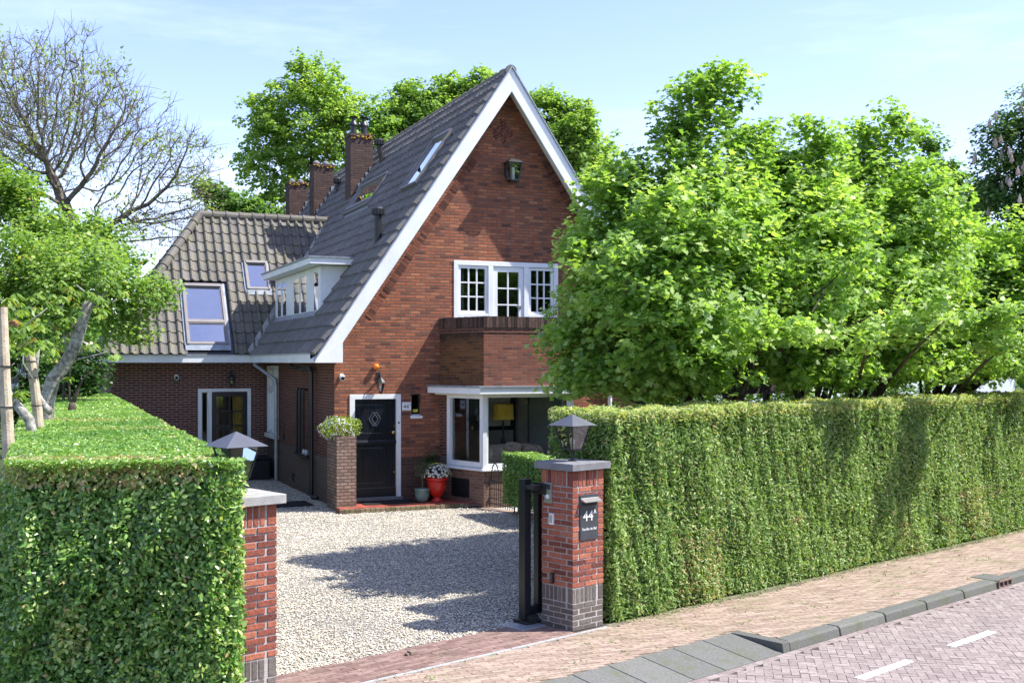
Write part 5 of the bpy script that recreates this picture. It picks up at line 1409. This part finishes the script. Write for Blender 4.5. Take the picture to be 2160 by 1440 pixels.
M['weed'] = leafmat('weed_leaf', [(0,(.06,.13,.03)),(1,(.26,.36,.10))], .3, .3, .5)
def scatter(name, mat, P, size, kind='stuff', up=1.0, asp=.5):
    v, k = leaves(P, rnd(len(P))*.5+np.array([0,0,up]), size*RNG.uniform(.5,1.4,len(P)), asp, 'diamond')
    v = np.array([tuple(FS.w(p)) for p in v]); o = npmesh(name, v, k, RNG.uniform(0,1,len(P)), mat); o['kind'] = kind
n_ = 2600; x = RNG.uniform(.7, 15, n_); P = np.stack([x, -.10-np.abs(RNG.normal(size=n_))*.07, RNG.uniform(.006,.05,n_)], 1)
cl = np.repeat(RNG.uniform(-5,15,130), 9); P2 = np.stack([cl+rnd(len(cl),1)[:,0]*.05, np.repeat(RNG.uniform(-1.65,-.15,130),9)+rnd(len(cl),1)[:,0]*.03, RNG.uniform(.006,.02,len(cl))], 1)
m_ = (P2[:,1] > -1.15) | (P2[:,0] > 1.5)
scatter('weeds', M['weed'], np.concatenate([P, P2[m_]]), .026)
M['litter'] = tintmat('dry_leaf_litter', [(0,(.16,.09,.05)),(.6,(.34,.20,.11)),(1,(.50,.40,.26))], .9, .1, bump=0)
n_ = 1500; P = np.stack([RNG.uniform(-4.5,15,n_), -.08-RNG.uniform(0,1,n_)**2.2*1.5, np.full(n_,.012)], 1); P[:,2] += RNG.uniform(0,.006,n_)
q = (P[:,1] > -1.15) | (P[:,0] > 1.5); P3 = np.stack([RNG.uniform(-4.2,.3,260), RNG.uniform(-.05,1.0,260), np.full(260,.022)], 1)
P4 = np.stack([RNG.uniform(1.5,12,240), -1.93-RNG.uniform(0,1,240)**2*.25, np.full(240,-.088)], 1)
P5 = np.stack([RNG.uniform(-5,4,700), RNG.uniform(.6,10,700), np.full(700,.024)], 1); w5 = np.array([tuple(FS.w(p)) for p in P5]); P5 = P5[inpoly(w5[:,0], w5[:,1], DRIVE)]
scatter('leaf_litter', M['litter'], np.concatenate([P[q], P3, P4, P5]), .022, up=2.5)

# ================================================================== TREES
M['plane'] = leafmat('broad_leaf', [(0,(.10,.20,.05)),(.35,(.24,.39,.09)),(.65,(.41,.56,.16)),(1,(.58,.67,.29))], .5, .4, .45)
M['oak'] = leafmat('oak_leaf', [(0,(.08,.17,.05)),(.4,(.22,.36,.085)),(.75,(.38,.51,.14)),(1,(.50,.59,.21))], .5, .3, .5)
M['acer'] = leafmat('maple_leaf', [(0,(.09,.18,.045)),(.4,(.23,.37,.09)),(.85,(.40,.52,.15)),(1,(.50,.34,.13))], .48, .3, .45)
M['cherry'] = leafmat('cherry_leaf', [(0,(.08,.16,.03)),(.5,(.20,.32,.06)),(.85,(.32,.40,.10)),(1,(.46,.20,.09))], .4, .35, .4)
M['evergreen'] = leafmat('dark_evergreen_leaf', [(0,(.018,.045,.012)),(.5,(.04,.11,.02)),(1,(.10,.22,.04))], .25, .4, .45)
M['chestnut'] = leafmat('chestnut_leaf', [(0,(.05,.11,.035)),(.5,(.10,.19,.055)),(1,(.20,.30,.09))], .35, .3, .5)
M['bud'] = leafmat('young_leaf', [(0,(.22,.30,.07)),(1,(.42,.50,.18))], .4, .3, .5)
M['blossom'] = leafmat('chestnut_blossom', [(0,(.45,.34,.30)),(1,(.62,.52,.46))], .3, .2, .5, tcol=(1,1,1))

def tree(name, label, cat, ell, base, nclu, per, crad, size, aspect, shape, mat, seed, group=None, trunk_to=None, bark='bark', shell=.45, gap=.5, gf=.8, tip=.010, step=.3, stems=0, nskel=320, kill=.5, upb=1.1, outb=.25, tb=.42, rmax=.25, droop=0):
    base = Vector(base); t = thing(name, label, cat, FW, tuple(base), group)
    C = ellips_pts(ell, nclu, shell, seed, gap, gf)
    ctr = np.mean([e[:3] for e in ell], axis=0)
    tz = trunk_to if trunk_to else ctr[2]*.55
    nst = max(3, int((tz-base.z)/step)); start = [np.array([base.x, base.y, base.z+(tz-base.z)*i/(nst-1)]) + (np.array([math.sin(i*.9+seed), math.cos(i*.7+seed), 0])*.03 if i else 0) for i in range(nst)]
    r = np.random.default_rng(seed+1)
    A_ = C[r.permutation(len(C))[:nskel]]*.93 + np.array(ctr)*.07
    nodes, par = colonize(A_, start, step, kill, 90, .14, seed)
    rad = radii(nodes, par, tip, 2.25, rmax)
    tr = branches('trunk', nodes, par, rad, M[bark], t)
    if stems:
        mb = MB(); low = C[C[:,2] < ctr[2]+.3]
        for k in range(stems):
            q = Vector(low[r.integers(len(low))]); a = Vector((base.x+r.uniform(-.15,.15), base.y+r.uniform(-.15,.15), 1.9)); d = q-a
            m_ = a + Vector((d.x*.45, d.y*.45, d.z*.38+.05)); mb.tube([a, a+(m_-a)*.5+Vector((0,0,-.04)), m_, m_+(q-m_)*.5+Vector((0,0,.06)), q], [.05,.045,.036,.024,.010], 7)
        mb.build('stems', M[bark], tr, smooth=True)
    crown('crown', C, ctr, per, crad, size, aspect, shape, M[mat], t, seed+2, upb, outb, droop, tb)
    return t
S0 = lambda e, n: FS.w((e, n, 0))
b1, b2, b3, b4 = S0(5.15,1.7), S0(7.54,1.7), S0(11.9,1.9), S0(9.4,2.2)
GR = 'broad-leaved trees behind the tall hedge'
def broad(label, L, b, n, seed, stems, ry, tz=2.5, sz=.10):
    ell = ell_px(L, b.y, ry)
    return tree('broadleaf_tree', label, 'tree', ell, b, int(n*1.25), 30, .26, sz, .85, 'lobed', 'plane', seed, GR, tz, stems=stems, gap=.18, gf=2.2, shell=.45, tb=.45)
broad('leafy multi-stemmed tree nearest the gable, tallest behind the hedge, hiding the right window',
 [(1500,215,75,70),(1555,175,30,35),(1430,205,30,35),(1440,270,70,60),(1580,290,50,60),(1480,350,130,80),(1330,360,60,50),(1290,420,90,80),(1400,440,130,90),(1540,450,110,100),(1232,520,66,70,-.2),(1330,560,140,110),(1480,570,150,120),(1235,620,70,70,-.3),(1205,705,75,60,-.4),(1300,690,120,90),(1440,700,130,90),(1215,775,85,45,-.5),(1290,790,80,40),(1560,640,90,110),(1400,790,90,35),(1420,560,230,220),(1350,620,150,150,-1.6,1.3),(1450,470,140,120,-1.3,1.3),(1480,690,150,90,-1.5,1.2),(1330,800,110,34,-1.0),(1480,790,110,38,-1.1),(1240,805,70,28,-.7),(1420,815,120,22)], b1, 1750, 101, 9, 2.3)
broad('middle broad-leaved tree behind the hedge with a rounded lower top',
 [(1700,285,50,50),(1745,330,45,60),(1650,360,60,60),(1700,430,100,80),(1620,500,90,90),(1750,530,100,90),(1640,620,110,90),(1760,660,110,90),(1640,730,110,60),(1730,780,120,40),(1690,560,170,220),(1620,400,110,120),(1690,620,130,120,-1.5,1.1),(1700,700,100,26,-3.6,.5),(1640,780,110,34,-1.2),(1760,780,90,34,-1.2)], b2, 1150, 202, 6, 2.0)
broad('pointed broad-leaved tree right of the middle of the hedge row',
 [(1860,255,35,38),(1830,285,35,40),(1900,290,55,50),(1830,350,60,60),(1920,390,70,70),(1850,450,100,80),(1960,480,70,70),(1880,560,120,100),(1800,520,80,110),(1990,590,80,90),(1880,680,130,90),(1840,770,120,45),(1970,700,90,80),(1880,560,170,230),(1790,430,90,140),(1850,640,150,110,-1.7,1.2),(1900,690,110,26,-4.2,.4),(1800,710,90,22,-4.4,.4),(1960,640,50,24,-4.2,.4),(1860,780,120,32,-1.3)], b4, 1350, 303, 6, 2.1)
broad('low spreading broad-leaved tree fanning from the hedge at the right edge',
 [(2030,500,50,50),(2060,560,80,70,-.6),(2110,620,90,80,-1.0),(2170,560,70,110,-.6),(2030,650,90,80,-1),(2140,700,90,65,-1.2),(2000,740,110,50,-1.2),(2080,770,70,25,-1.2),(2190,690,80,100,-1),(2060,620,150,150),(1990,520,70,100),(2080,760,110,40,-1.6,1.2),(1990,770,90,35,-1.5,1.1),(2050,690,90,26,-4.2,.4),(2150,660,70,24,-4.6,.4),(2110,730,70,18,-4.4,.35),(2070,785,110,20)], b3, 1150, 404, 18, 2.0, 2.4)

for k_, (px_, w_, lab_) in enumerate(((1390,110,'green shrub below the nearest broad-leaved crown behind the hedge'),(1600,120,'green shrub behind the dark timber rail between the tree trunks'),(1830,120,'green shrub behind the hedge below the pointed tree'))):
    Ys = 22.5+k_*1.2; tree('garden_shrub', lab_, 'shrub', ell_px([(px_,800,w_,38),(px_+40,820,w_,50),(px_,900,w_,120)], Ys, .8), Vector((at(px_,800,Ys).x,Ys,0)), 230, 26, .3, .09, .7, 'oval', 'oak', 1200+k_, 'shrubs behind the hedge', .8, gap=.1, tip=.008, step=.2, kill=.4)
# background trees
Yk = 47
GB = 'tall trees behind the house'
tree('oak_tree', 'tall airy light green tree behind the chimneys', 'tree', ell_px([(670,200,75,80),(600,230,80,60),(640,150,40,40),(560,260,60,50),(620,300,110,60),(560,350,70,50),(700,270,80,110),(740,230,45,50),(620,390,90,50),(730,400,70,80),(560,420,50,30),(790,330,60,90),(790,250,50,60),(830,300,50,60),(790,390,60,60),(680,440,60,40)], Yk, 3), at(670,760,Yk)*1-Vector((0,0,3)), 1500, 26, .32, .155, .75, 'oval', 'oak', 505, GB, 8, gap=.55, gf=1.5, tip=.022, step=.6, kill=1.0, rmax=.5, tb=.58)
tree('oak_tree', 'small dark leafy tree low on the horizon between bare tree and chimneys', 'tree', ell_px([(470,420,35,22),(520,440,45,25),(440,400,25,18),(560,445,40,20),(490,445,50,15)], Yk-4, 2), at(510,760,Yk-4)-Vector((0,0,3)), 130, 30, .45, .17, .8, 'oval', 'oak', 515, GB, 6, gap=.5, gf=.9, tip=.02, step=.6, kill=1.0, tb=.2)
tree('oak_tree', 'dense green tree rising behind the middle of the roof ridge', 'tree', ell_px([(880,210,60,45),(950,200,60,45),(1020,185,45,40),(900,270,90,60),(830,300,70,80),(980,250,80,50),(840,400,80,60)], Yk+1, 3), at(920,760,Yk+1)-Vector((0,0,3)), 1250, 26, .33, .155, .8, 'oval', 'oak', 606, GB, 8, gap=.45, gf=1.5, tip=.022, step=.6, kill=1.0, rmax=.5, tb=.55)
tree('oak_tree', 'dense green tree right of the gable peak behind the roof', 'tree', ell_px([(1150,225,50,35),(1200,260,60,50),(1240,320,60,60),(1150,300,70,60),(1260,390,50,50)], Yk+2, 3), at(1190,760,Yk+2)-Vector((0,0,3)), 1050, 26, .33, .155, .8, 'oval', 'oak', 707, GB, 8, gap=.45, gf=1.5, tip=.022, step=.6, kill=1.0, rmax=.5, tb=.55)
tree('distant_tree', 'thin dark tree peeping over the pointed broad-leaved tree', 'tree', ell_px([(1960,300,30,35),(2000,380,30,45),(1940,280,20,20),(2040,450,50,60)], 52, 2), at(1990,760,52)-Vector((0,0,3)), 150, 36, .5, .2, .8, 'oval', 'oak', 808, None, 7, gap=.6, tip=.02, step=.6, kill=1.0, tb=.25)
ct = tree('chestnut_tree', 'dark horse chestnut with pinkish flower candles at the right edge', 'tree', ell_px([(2170,250,70,60),(2130,320,80,90),(2180,400,120,110),(2100,420,60,70),(2160,210,20,25),(2240,420,110,150),(2180,560,130,120),(2240,300,70,80)], 46, 3), at(2190,760,46)-Vector((0,0,3)), 620, 44, .55, .19, .6, 'oval', 'chestnut', 909, None, 7, gap=.25, tip=.02, step=.6, kill=1.0, tb=.45)
E_ = ell_px([(2170,250,72,62),(2130,320,84,94),(2180,400,124,110)], 46, 3)
P = ellips_pts(E_, 120, .05, 5); P = P[P[:,1] < 46]
for p in P[:90]:
    mb = MB(); mb.lathe(tuple(p), [(.02,-.1),(.09,0),(.07,.12),(.015,.30)], 6, random.random()); mb.build('blossom_candle', M['blossom'], ct)

# left group
tree('green_tree', 'fresh green tree crown behind the bare tree at the left edge', 'tree', ell_px([(20,420,75,70),(-60,400,80,100),(90,480,70,45),(190,500,90,45),(240,540,50,40)], 33, 3), at(60,760,33)-Vector((0,0,3)), 400, 34, .4, .13, .8, 'oval', 'acer', 111, None, 5, gap=.35, tip=.02, step=.5, kill=.9, tb=.42)
tree('maple_tree', 'feathery light green maple overhanging the tiled wing roof', 'tree', ell_px([(180,580,150,70),(70,540,110,70),(300,620,72,45),(260,690,70,40),(120,660,120,60),(-60,620,110,120),(340,600,40,20)], 23.5, 1.6), Vector((-9.3,23.5,0)), 900, 34, .32, .085, .8, 'oval', 'acer', 121, None, 3.2, gap=.5, gf=1.4, tip=.008, step=.3, kill=.6, tb=.45)
tree('evergreen_shrub', 'dark evergreen shrub mass under the maple at the garden corner', 'shrub', ell_px([(60,800,140,130),(170,820,60,80),(-80,780,120,160),(200,760,40,60)], 26, 1.6), Vector((-11.5,26,0)), 480, 34, .4, .10, .7, 'oval', 'evergreen', 131, None, 1.5, gap=.1, tip=.01, step=.35, kill=.7)
tree('garden_shrub', 'leafy green shrub at the lower left edge beside the privet block', 'shrub', [(-5.25,10.6,.9,.75,.8,.95),(-5.6,11.6,1.0,.7,.8,.9)], Vector((-5.3,10.9,0)), 170, 34, .22, .075, .6, 'oval', 'evergreen', 141, None, .5, gap=.1, tip=.006, step=.15, kill=.3, tb=.65)
# trees over the road, seen only in the window glass
for k, (e, n) in enumerate(((2.5,-13),(9,-13.5),(15.5,-13))):
    p = S0(e, n); tree('roadside_tree', ['bushy roadside tree across the street, nearest the camera','bushy roadside tree across the street mirrored in the balcony panes','bushy roadside tree farthest along the opposite pavement'][k], 'tree', [(p.x,p.y,4.5,3.2,3.2,3.6),(p.x,p.y,2.0,2.8,2.8,1.8)], p, 420, 26, .6, .28, .8, 'oval', 'oak', 151+k, 'trees across the street', 2.5, gap=.1, tip=.02, step=.6, kill=1.2, nskel=120)

# bare tree with tiny spring leaves
bt = at(130,760,36); t = thing('bare_tree', 'large spreading tree, nearly bare with tiny spring leaves, at the left', 'tree', FW, (bt.x,36,0))
el = ell_px([(120,230,150,160),(250,280,130,110),(370,350,90,90),(415,430,60,80),(20,280,140,180),(300,470,120,60),(-80,330,120,160)], 36, 4.2)
P = ellips_pts(el, 8200, .75, 17, 0)
base = np.array([bt.x, 36., 0.]); fork = np.array(at(150,500,36)); st = [base+(fork-base)*i/10 for i in range(11)]
nodes, par = colonize(P, st, .27, .27, 170, .12, 4)
# drop the fluff, keep a natural taper
rad = radii(nodes, par, .0085, 2.05, .30)
branches('trunk', nodes, par, rad, M['twig'], t)
thin = np.where(rad < .03)[0]; thin = np.repeat(thin, 2); d_ = unit(nodes[thin]-np.array([bt.x,36,8.]))*.6+rnd(len(thin))*.6+np.array([0,0,.35]); e_ = nodes[thin]+unit(d_)*RNG.uniform(.2,.6,(len(thin),1))
segs_mesh('twigs', nodes[thin], e_, np.full(len(thin),.0085), np.full(len(thin),.004), 3, M['twig'], t)
ischild = np.zeros(len(nodes), bool); ischild[par[par >= 0]] = True
tips = np.concatenate([nodes[~ischild], e_[::7]]); tips = tips[RNG.uniform(size=len(tips)) < .26]
C_ = np.repeat(tips, 12, 0) + rnd(len(tips)*12)*.13; v, k = leaves(C_, rnd(len(C_))+np.array([0,0,1.2]), .15*RNG.uniform(.5,1.2,len(C_)), .5, 'diamond', droop=.5)
npmesh('young_leaves', v, k, RNG.uniform(0,1,len(C_)), M['bud'], t)

# cherry trees tied to poles, rising from the left hedge
def ptube(mb, pts, Y, r, n=8):
    mb.tube([tuple(at(a,b,Y+(c[0] if c else 0))) for (a,b,*c) in pts], r, n)
t = thing('cherry_tree', 'gnarled cherry tree with lichen grey leaning trunk and large leaves', 'tree', FW, at(100,900,16)*1)
mb = MB(); g0 = at(95,900,16)
mb.tube([(g0.x,16,0), tuple(at(98,905,16)), tuple(at(98,850,16)), tuple(at(112,800,16)), tuple(at(140,765,16)), tuple(at(160,725,16)), tuple(at(172,685,16)), tuple(at(184,645,16)), tuple(at(190,636,16))], [.12,.11,.105,.10,.09,.085,.078,.07,.065], 10)
ptube(mb, [(72,800,-1),(80,835,-1),(95,858,-1),(108,870,-1)], 16, [.035,.045,.05,.05])
ptube(mb, [(80,735,-1),(76,765,-1),(74,800,-1)], 16, [.028,.035,.038])
ptube(mb, [(150,760),(175,755),(205,748),(225,742)], 16, [.02,.015,.011,.006]); ptube(mb, [(150,755),(178,738),(195,732),(215,745)], 16, [.018,.013,.01,.005])
ptube(mb, [(165,700),(172,690),(185,640),(205,625),(235,615)], 16, [.02,.018,.014,.01,.005]); ptube(mb, [(188,640),(178,615),(160,600)], 16, [.02,.012,.006])
ptube(mb, [(190,638),(205,648),(220,620)], 16, [.018,.012,.006]); ptube(mb, [(148,760),(140,730),(133,700),(132,640)], 16, [.016,.012,.01,.005])
mb.build('trunk', M['barkgrey'], t, smooth=True)
def cherryleaves(t, L, Y, seed, per=13, ry=.5):
    r = np.random.default_rng(seed); C = []
    for (px, py, rx, rz, n) in L:
        for _ in range(n): C.append(at(px+r.normal()*rx*.5, py+r.normal()*rz*.5, Y+r.normal()*ry))
    C = np.array(C); n = len(C)*per; ci = np.repeat(np.arange(len(C)), per)
    a = r.uniform(0, 6.28, n); D = np.stack([np.cos(a), np.sin(a), -r.uniform(.3,1.3,n)], 1)
    P = C[ci] + unit(D)*.075*r.uniform(.6,1.3,(n,1)); nn = np.stack([-np.cos(a)*.0+D[:,0]*.7, D[:,1]*.7, np.ones(n)], 1)+r.normal(size=(n,3))*.2
    v, k = leaves(P, nn, .125*r.uniform(.6,1.2,n), .38, 'oval', D=D)
    npmesh('foliage', v, k, np.clip(.45+.15*r.normal(size=len(C))[ci]+r.normal(size=n)*.2, 0, 1), M['cherry'], t)
cherryleaves(t, [(120,650,60,50,26),(160,620,50,30,14),(100,745,40,30,9),(135,690,30,40,10),(210,640,30,25,6),(238,748,8,4,2),(195,728,8,4,2),(225,600,40,20,6)], 16, 5)
t = thing('cherry_tree', 'thin young cherry tree with curved pale stem tied between two poles', 'tree', FW, at(60,900,13.4)*1)
mb = MB(); g0 = at(66,905,13.4); mb.tube([(g0.x,13.4,0), tuple(g0), tuple(at(62,885,13.4)), tuple(at(45,865,13.4)), tuple(at(25,842,13.4)), tuple(at(12,815,13.4)), tuple(at(6,770,13.4)), tuple(at(2,700,13.4))], [.06,.06,.058,.055,.05,.046,.04,.03], 10)
ptube(mb, [(50,735),(45,700),(60,680),(100,650)], 13.4, [.012,.012,.01,.006]); ptube(mb, [(4,740),(20,690),(50,650)], 13.4, [.02,.014,.006]); ptube(mb, [(50,735),(48,765),(70,800)], 13.4, [.01,.01,.008])
mb.build('trunk', M['barkgrey'], t, smooth=True)
cherryleaves(t, [(30,650,50,40,24),(60,700,40,40,16),(10,720,30,30,8),(50,830,25,15,4),(-30,660,40,60,14),(90,725,25,20,6)], 13.4, 6)
t = thing('pruned_stump', 'small pruned branching stump poking out of the hedge top', 'stump', FW, at(155,855,18.5)*1)
mb = MB(); g0 = at(152,860,18.8); mb.tube([(g0.x,18.8,0),tuple(g0),tuple(at(152,848,18.8))], [.07,.07,.05], 8)
ptube(mb, [(152,850),(160,835),(168,815),(175,800),(188,788),(198,782)], 18.8, [.045,.035,.022,.016,.013,.008], 7); ptube(mb, [(152,850),(147,840),(146,810),(148,770),(150,740)], 18.8, [.03,.018,.014,.011,.006], 7); ptube(mb, [(150,848),(140,832),(132,822)], 18.8, [.02,.012,.006], 6)
mb.build('trunk', M['bark'], t, smooth=True)
cherryleaves(t, [(150,805,12,10,2)], 18.8, 8, 7, .05)
for (lab, pts, Y, r_) in (('nearest peeled wooden stake rising from the hedge at the left edge', [(18,936),(10,800),(4,648)], 11.2, .058),('thinner wooden stake with cable ties beside the gnarled cherry trunk', [(82,897),(74,820),(58,712)], 14.2, .062)):
    g0 = at(*pts[0], Y); t = thing('wooden_pole', lab, 'pole', FW, (g0.x, Y, 0), 'wooden tree stakes')
    mb = MB(); mb.tube([(g0.x+.0,Y,0)]+[tuple(at(a,b,Y)) for a,b in pts], [r_,r_,r_*.95,r_*.88], 12); mb.build('shaft', M['pole'], t, smooth=False)
    for z in ((2.55,2.95) if Y < 12 else (2.45,2.8,3.0)):
        p0, p1 = Vector((g0.x,Y,0)), at(*pts[-1], Y); q = (z-2.2)/(p1.z-2.2); c = at(*pts[0],Y)*(1-q)+p1*q
        mb = MB(); mb.lathe((c.x,c.y,z), [(r_*1.1,0),(r_*1.1,.012)], 14); mb.build('cable_tie', M['black'], t)
t = thing('string_lights', 'black festoon cable with clear bulbs slung between the two stakes', 'string lights', FW, at(35,790,12.6)*1)
mb = MB(); cab = [at(8,780,11.25), at(20,797,11.8), at(32,797,12.4), at(42,780,13.2), at(52,755,14.1), at(50,748,14.15)]
mb.tube(cab, .007, 6); mb.tube([at(34,797,12.4), at(33,815,12.4), at(28,835,12.4)], .005, 6); mb.build('cable', M['black'], t)
for p in (at(24,798,11.9), at(35,797,12.5), at(41,768,13.2), at(51,776,13.6), at(12,790,11.4)):
    mb = MB(); mb.lathe(tuple(p+Vector((0,0,-.05))), [(.012,-.005),(.022,0),(.022,.05),(.012,.055)], 10); s_ = mb.build('socket', M['black'], t)
    mb = MB(); blob(mb, tuple(p+Vector((0,0,-.085))), (.03,.03,.042), 12, 2); mb.build('bulb', M['lampglass'], s_, smooth=True)

# ================================================================== NEIGHBOURS AT THE RIGHT
NB = thing('white_building', 'low white rendered building behind the trees at the right', 'building', FS, (16,12,0))
mb = MB(); FN = plane((0,10,0),(1,0,0),(0,-1,0))
wallskin(mb, FN, rect(9.5,34,0,3.7), [rect(12,13.4,.9,2.2), rect(19,20.4,.9,2.2)], .12)
mb.quad((9.5,10,0),(9.5,18,0),(9.5,18,3.7),(9.5,10,3.7)); mb.quad((9.5,18,0),(34,18,0),(34,18,3.7),(9.5,18,3.7)); mb.build('wall', M['render'], NB)
mb = MB(); mb.box(9.3,34.2,9.8,18.2,3.7,3.86); mb.build('roof', M['lead'], NB)
for a in (12,19): window(NB, FN, a, a+1.4, .9, 2.2, 2, 1, d=-.1, mat='white')
mb = MB(); mb.box(9.7,33.8,10.5,10.6,0,3.6); mb.build('room_wall', M['dark'], NB)
t = thing('timber_fence', 'dark timber rail fence standing behind the tree trunks above the hedge', 'fence', FS, (9,4.2,0))
mb = MB(); mb.box(7.0,11.2,4.2,4.26,2.38,2.60); mb.build('rail', M['beam'], t, bevel=.005)
mb = MB(); mb.box(7.0,11.2,4.21,4.25,.9,1.15); mb.build('rail', M['beam'], t)
for x in (7.2,8.5,9.8,11.0):
    mb = MB(); mb.box(x,x+.1,4.262,4.36,0,2.6); mb.build('post', M['beam'], t)

n_ = 15000; a_ = RNG.uniform(-1.1, 1.15, n_); R_ = 92+RNG.uniform(0,10,n_)
P = np.stack([R_*np.sin(a_), R_*np.cos(a_), np.zeros(n_)], 1); P[:,2] = RNG.uniform(0,1,n_)**.8*(6.5+2.2*sfield(P,12,.12))
v, k = leaves(P, rnd(n_)+np.array([0,-.3,.9]), 1.25*RNG.uniform(.5,1.2,n_), .7, 'oval'); o = npmesh('distant_woods', v, k, np.clip(.3+.25*sfield(P,13,.2)+RNG.normal(size=n_)*.15,0,1), M['oak']); o['kind'] = 'stuff'
# ================================================================== LIGHT, SKY, CAMERA
w = bpy.data.worlds.new('World'); scene.world = w; w.use_nodes = True; nt = w.node_tree; nt.nodes.clear()
out = nt.nodes.new('ShaderNodeOutputWorld'); bg = nt.nodes.new('ShaderNodeBackground'); sky = nt.nodes.new('ShaderNodeTexSky')
sky.sky_type = 'NISHITA'; sky.sun_disc = False; sky.sun_elevation = math.asin(SUN.z); sky.sun_rotation = math.atan2(SUN.x, SUN.y)
sky.air_density = 1.0; sky.dust_density = .5; sky.ozone_density = 2.5
tc = nt.nodes.new('ShaderNodeTexCoord'); mp = nt.nodes.new('ShaderNodeMapping'); mp.inputs['Scale'].default_value = (1.2,1.2,7); mp.inputs['Rotation'].default_value = (0,.12,.4)
nt.links.new(tc.outputs['Generated'], mp.inputs[0]); n = noise(nt, 2.2, 8, mp.outputs[0], .62)
c = mix(nt, mix(nt, sky.outputs[0], (1.04,.92,1.07), 1.0, 'MULTIPLY'), (6.2,6.8,7.6), maprange(nt, n.outputs[0], .46, .8, 0, .3))
nt.links.new(c, bg.inputs[0]); bg.inputs[1].default_value = SKY_STR
nt.links.new(bg.outputs[0], out.inputs[0])
ld = bpy.data.lights.new('sun', 'SUN'); ld.energy = SUN_STR; ld.angle = math.radians(.53); ld.color = (1,.965,.90)
lo = bpy.data.objects.new('sun', ld); COL.objects.link(lo); lo.rotation_euler = SUN.to_track_quat('Z','Y').to_euler(); lo.location = (20,0,30)
cam = bpy.data.cameras.new('camera'); cam.sensor_width = 36; cam.lens = F_PX/2160*36; cam.shift_y = (HOR-720)/2160; cam.clip_start = .1; cam.clip_end = 2000
co = bpy.data.objects.new('camera', cam); COL.objects.link(co); co.location = (0,0,CAM_H); co.rotation_euler = (math.pi/2,0,0); scene.camera = co
scene.view_settings.view_transform = 'Standard'; scene.view_settings.look = 'None'; scene.view_settings.gamma = 1; scene.view_settings.exposure = EXPO
try:
    scene.cycles.transparent_max_bounces = 24; scene.cycles.max_bounces = 8
except Exception: pass
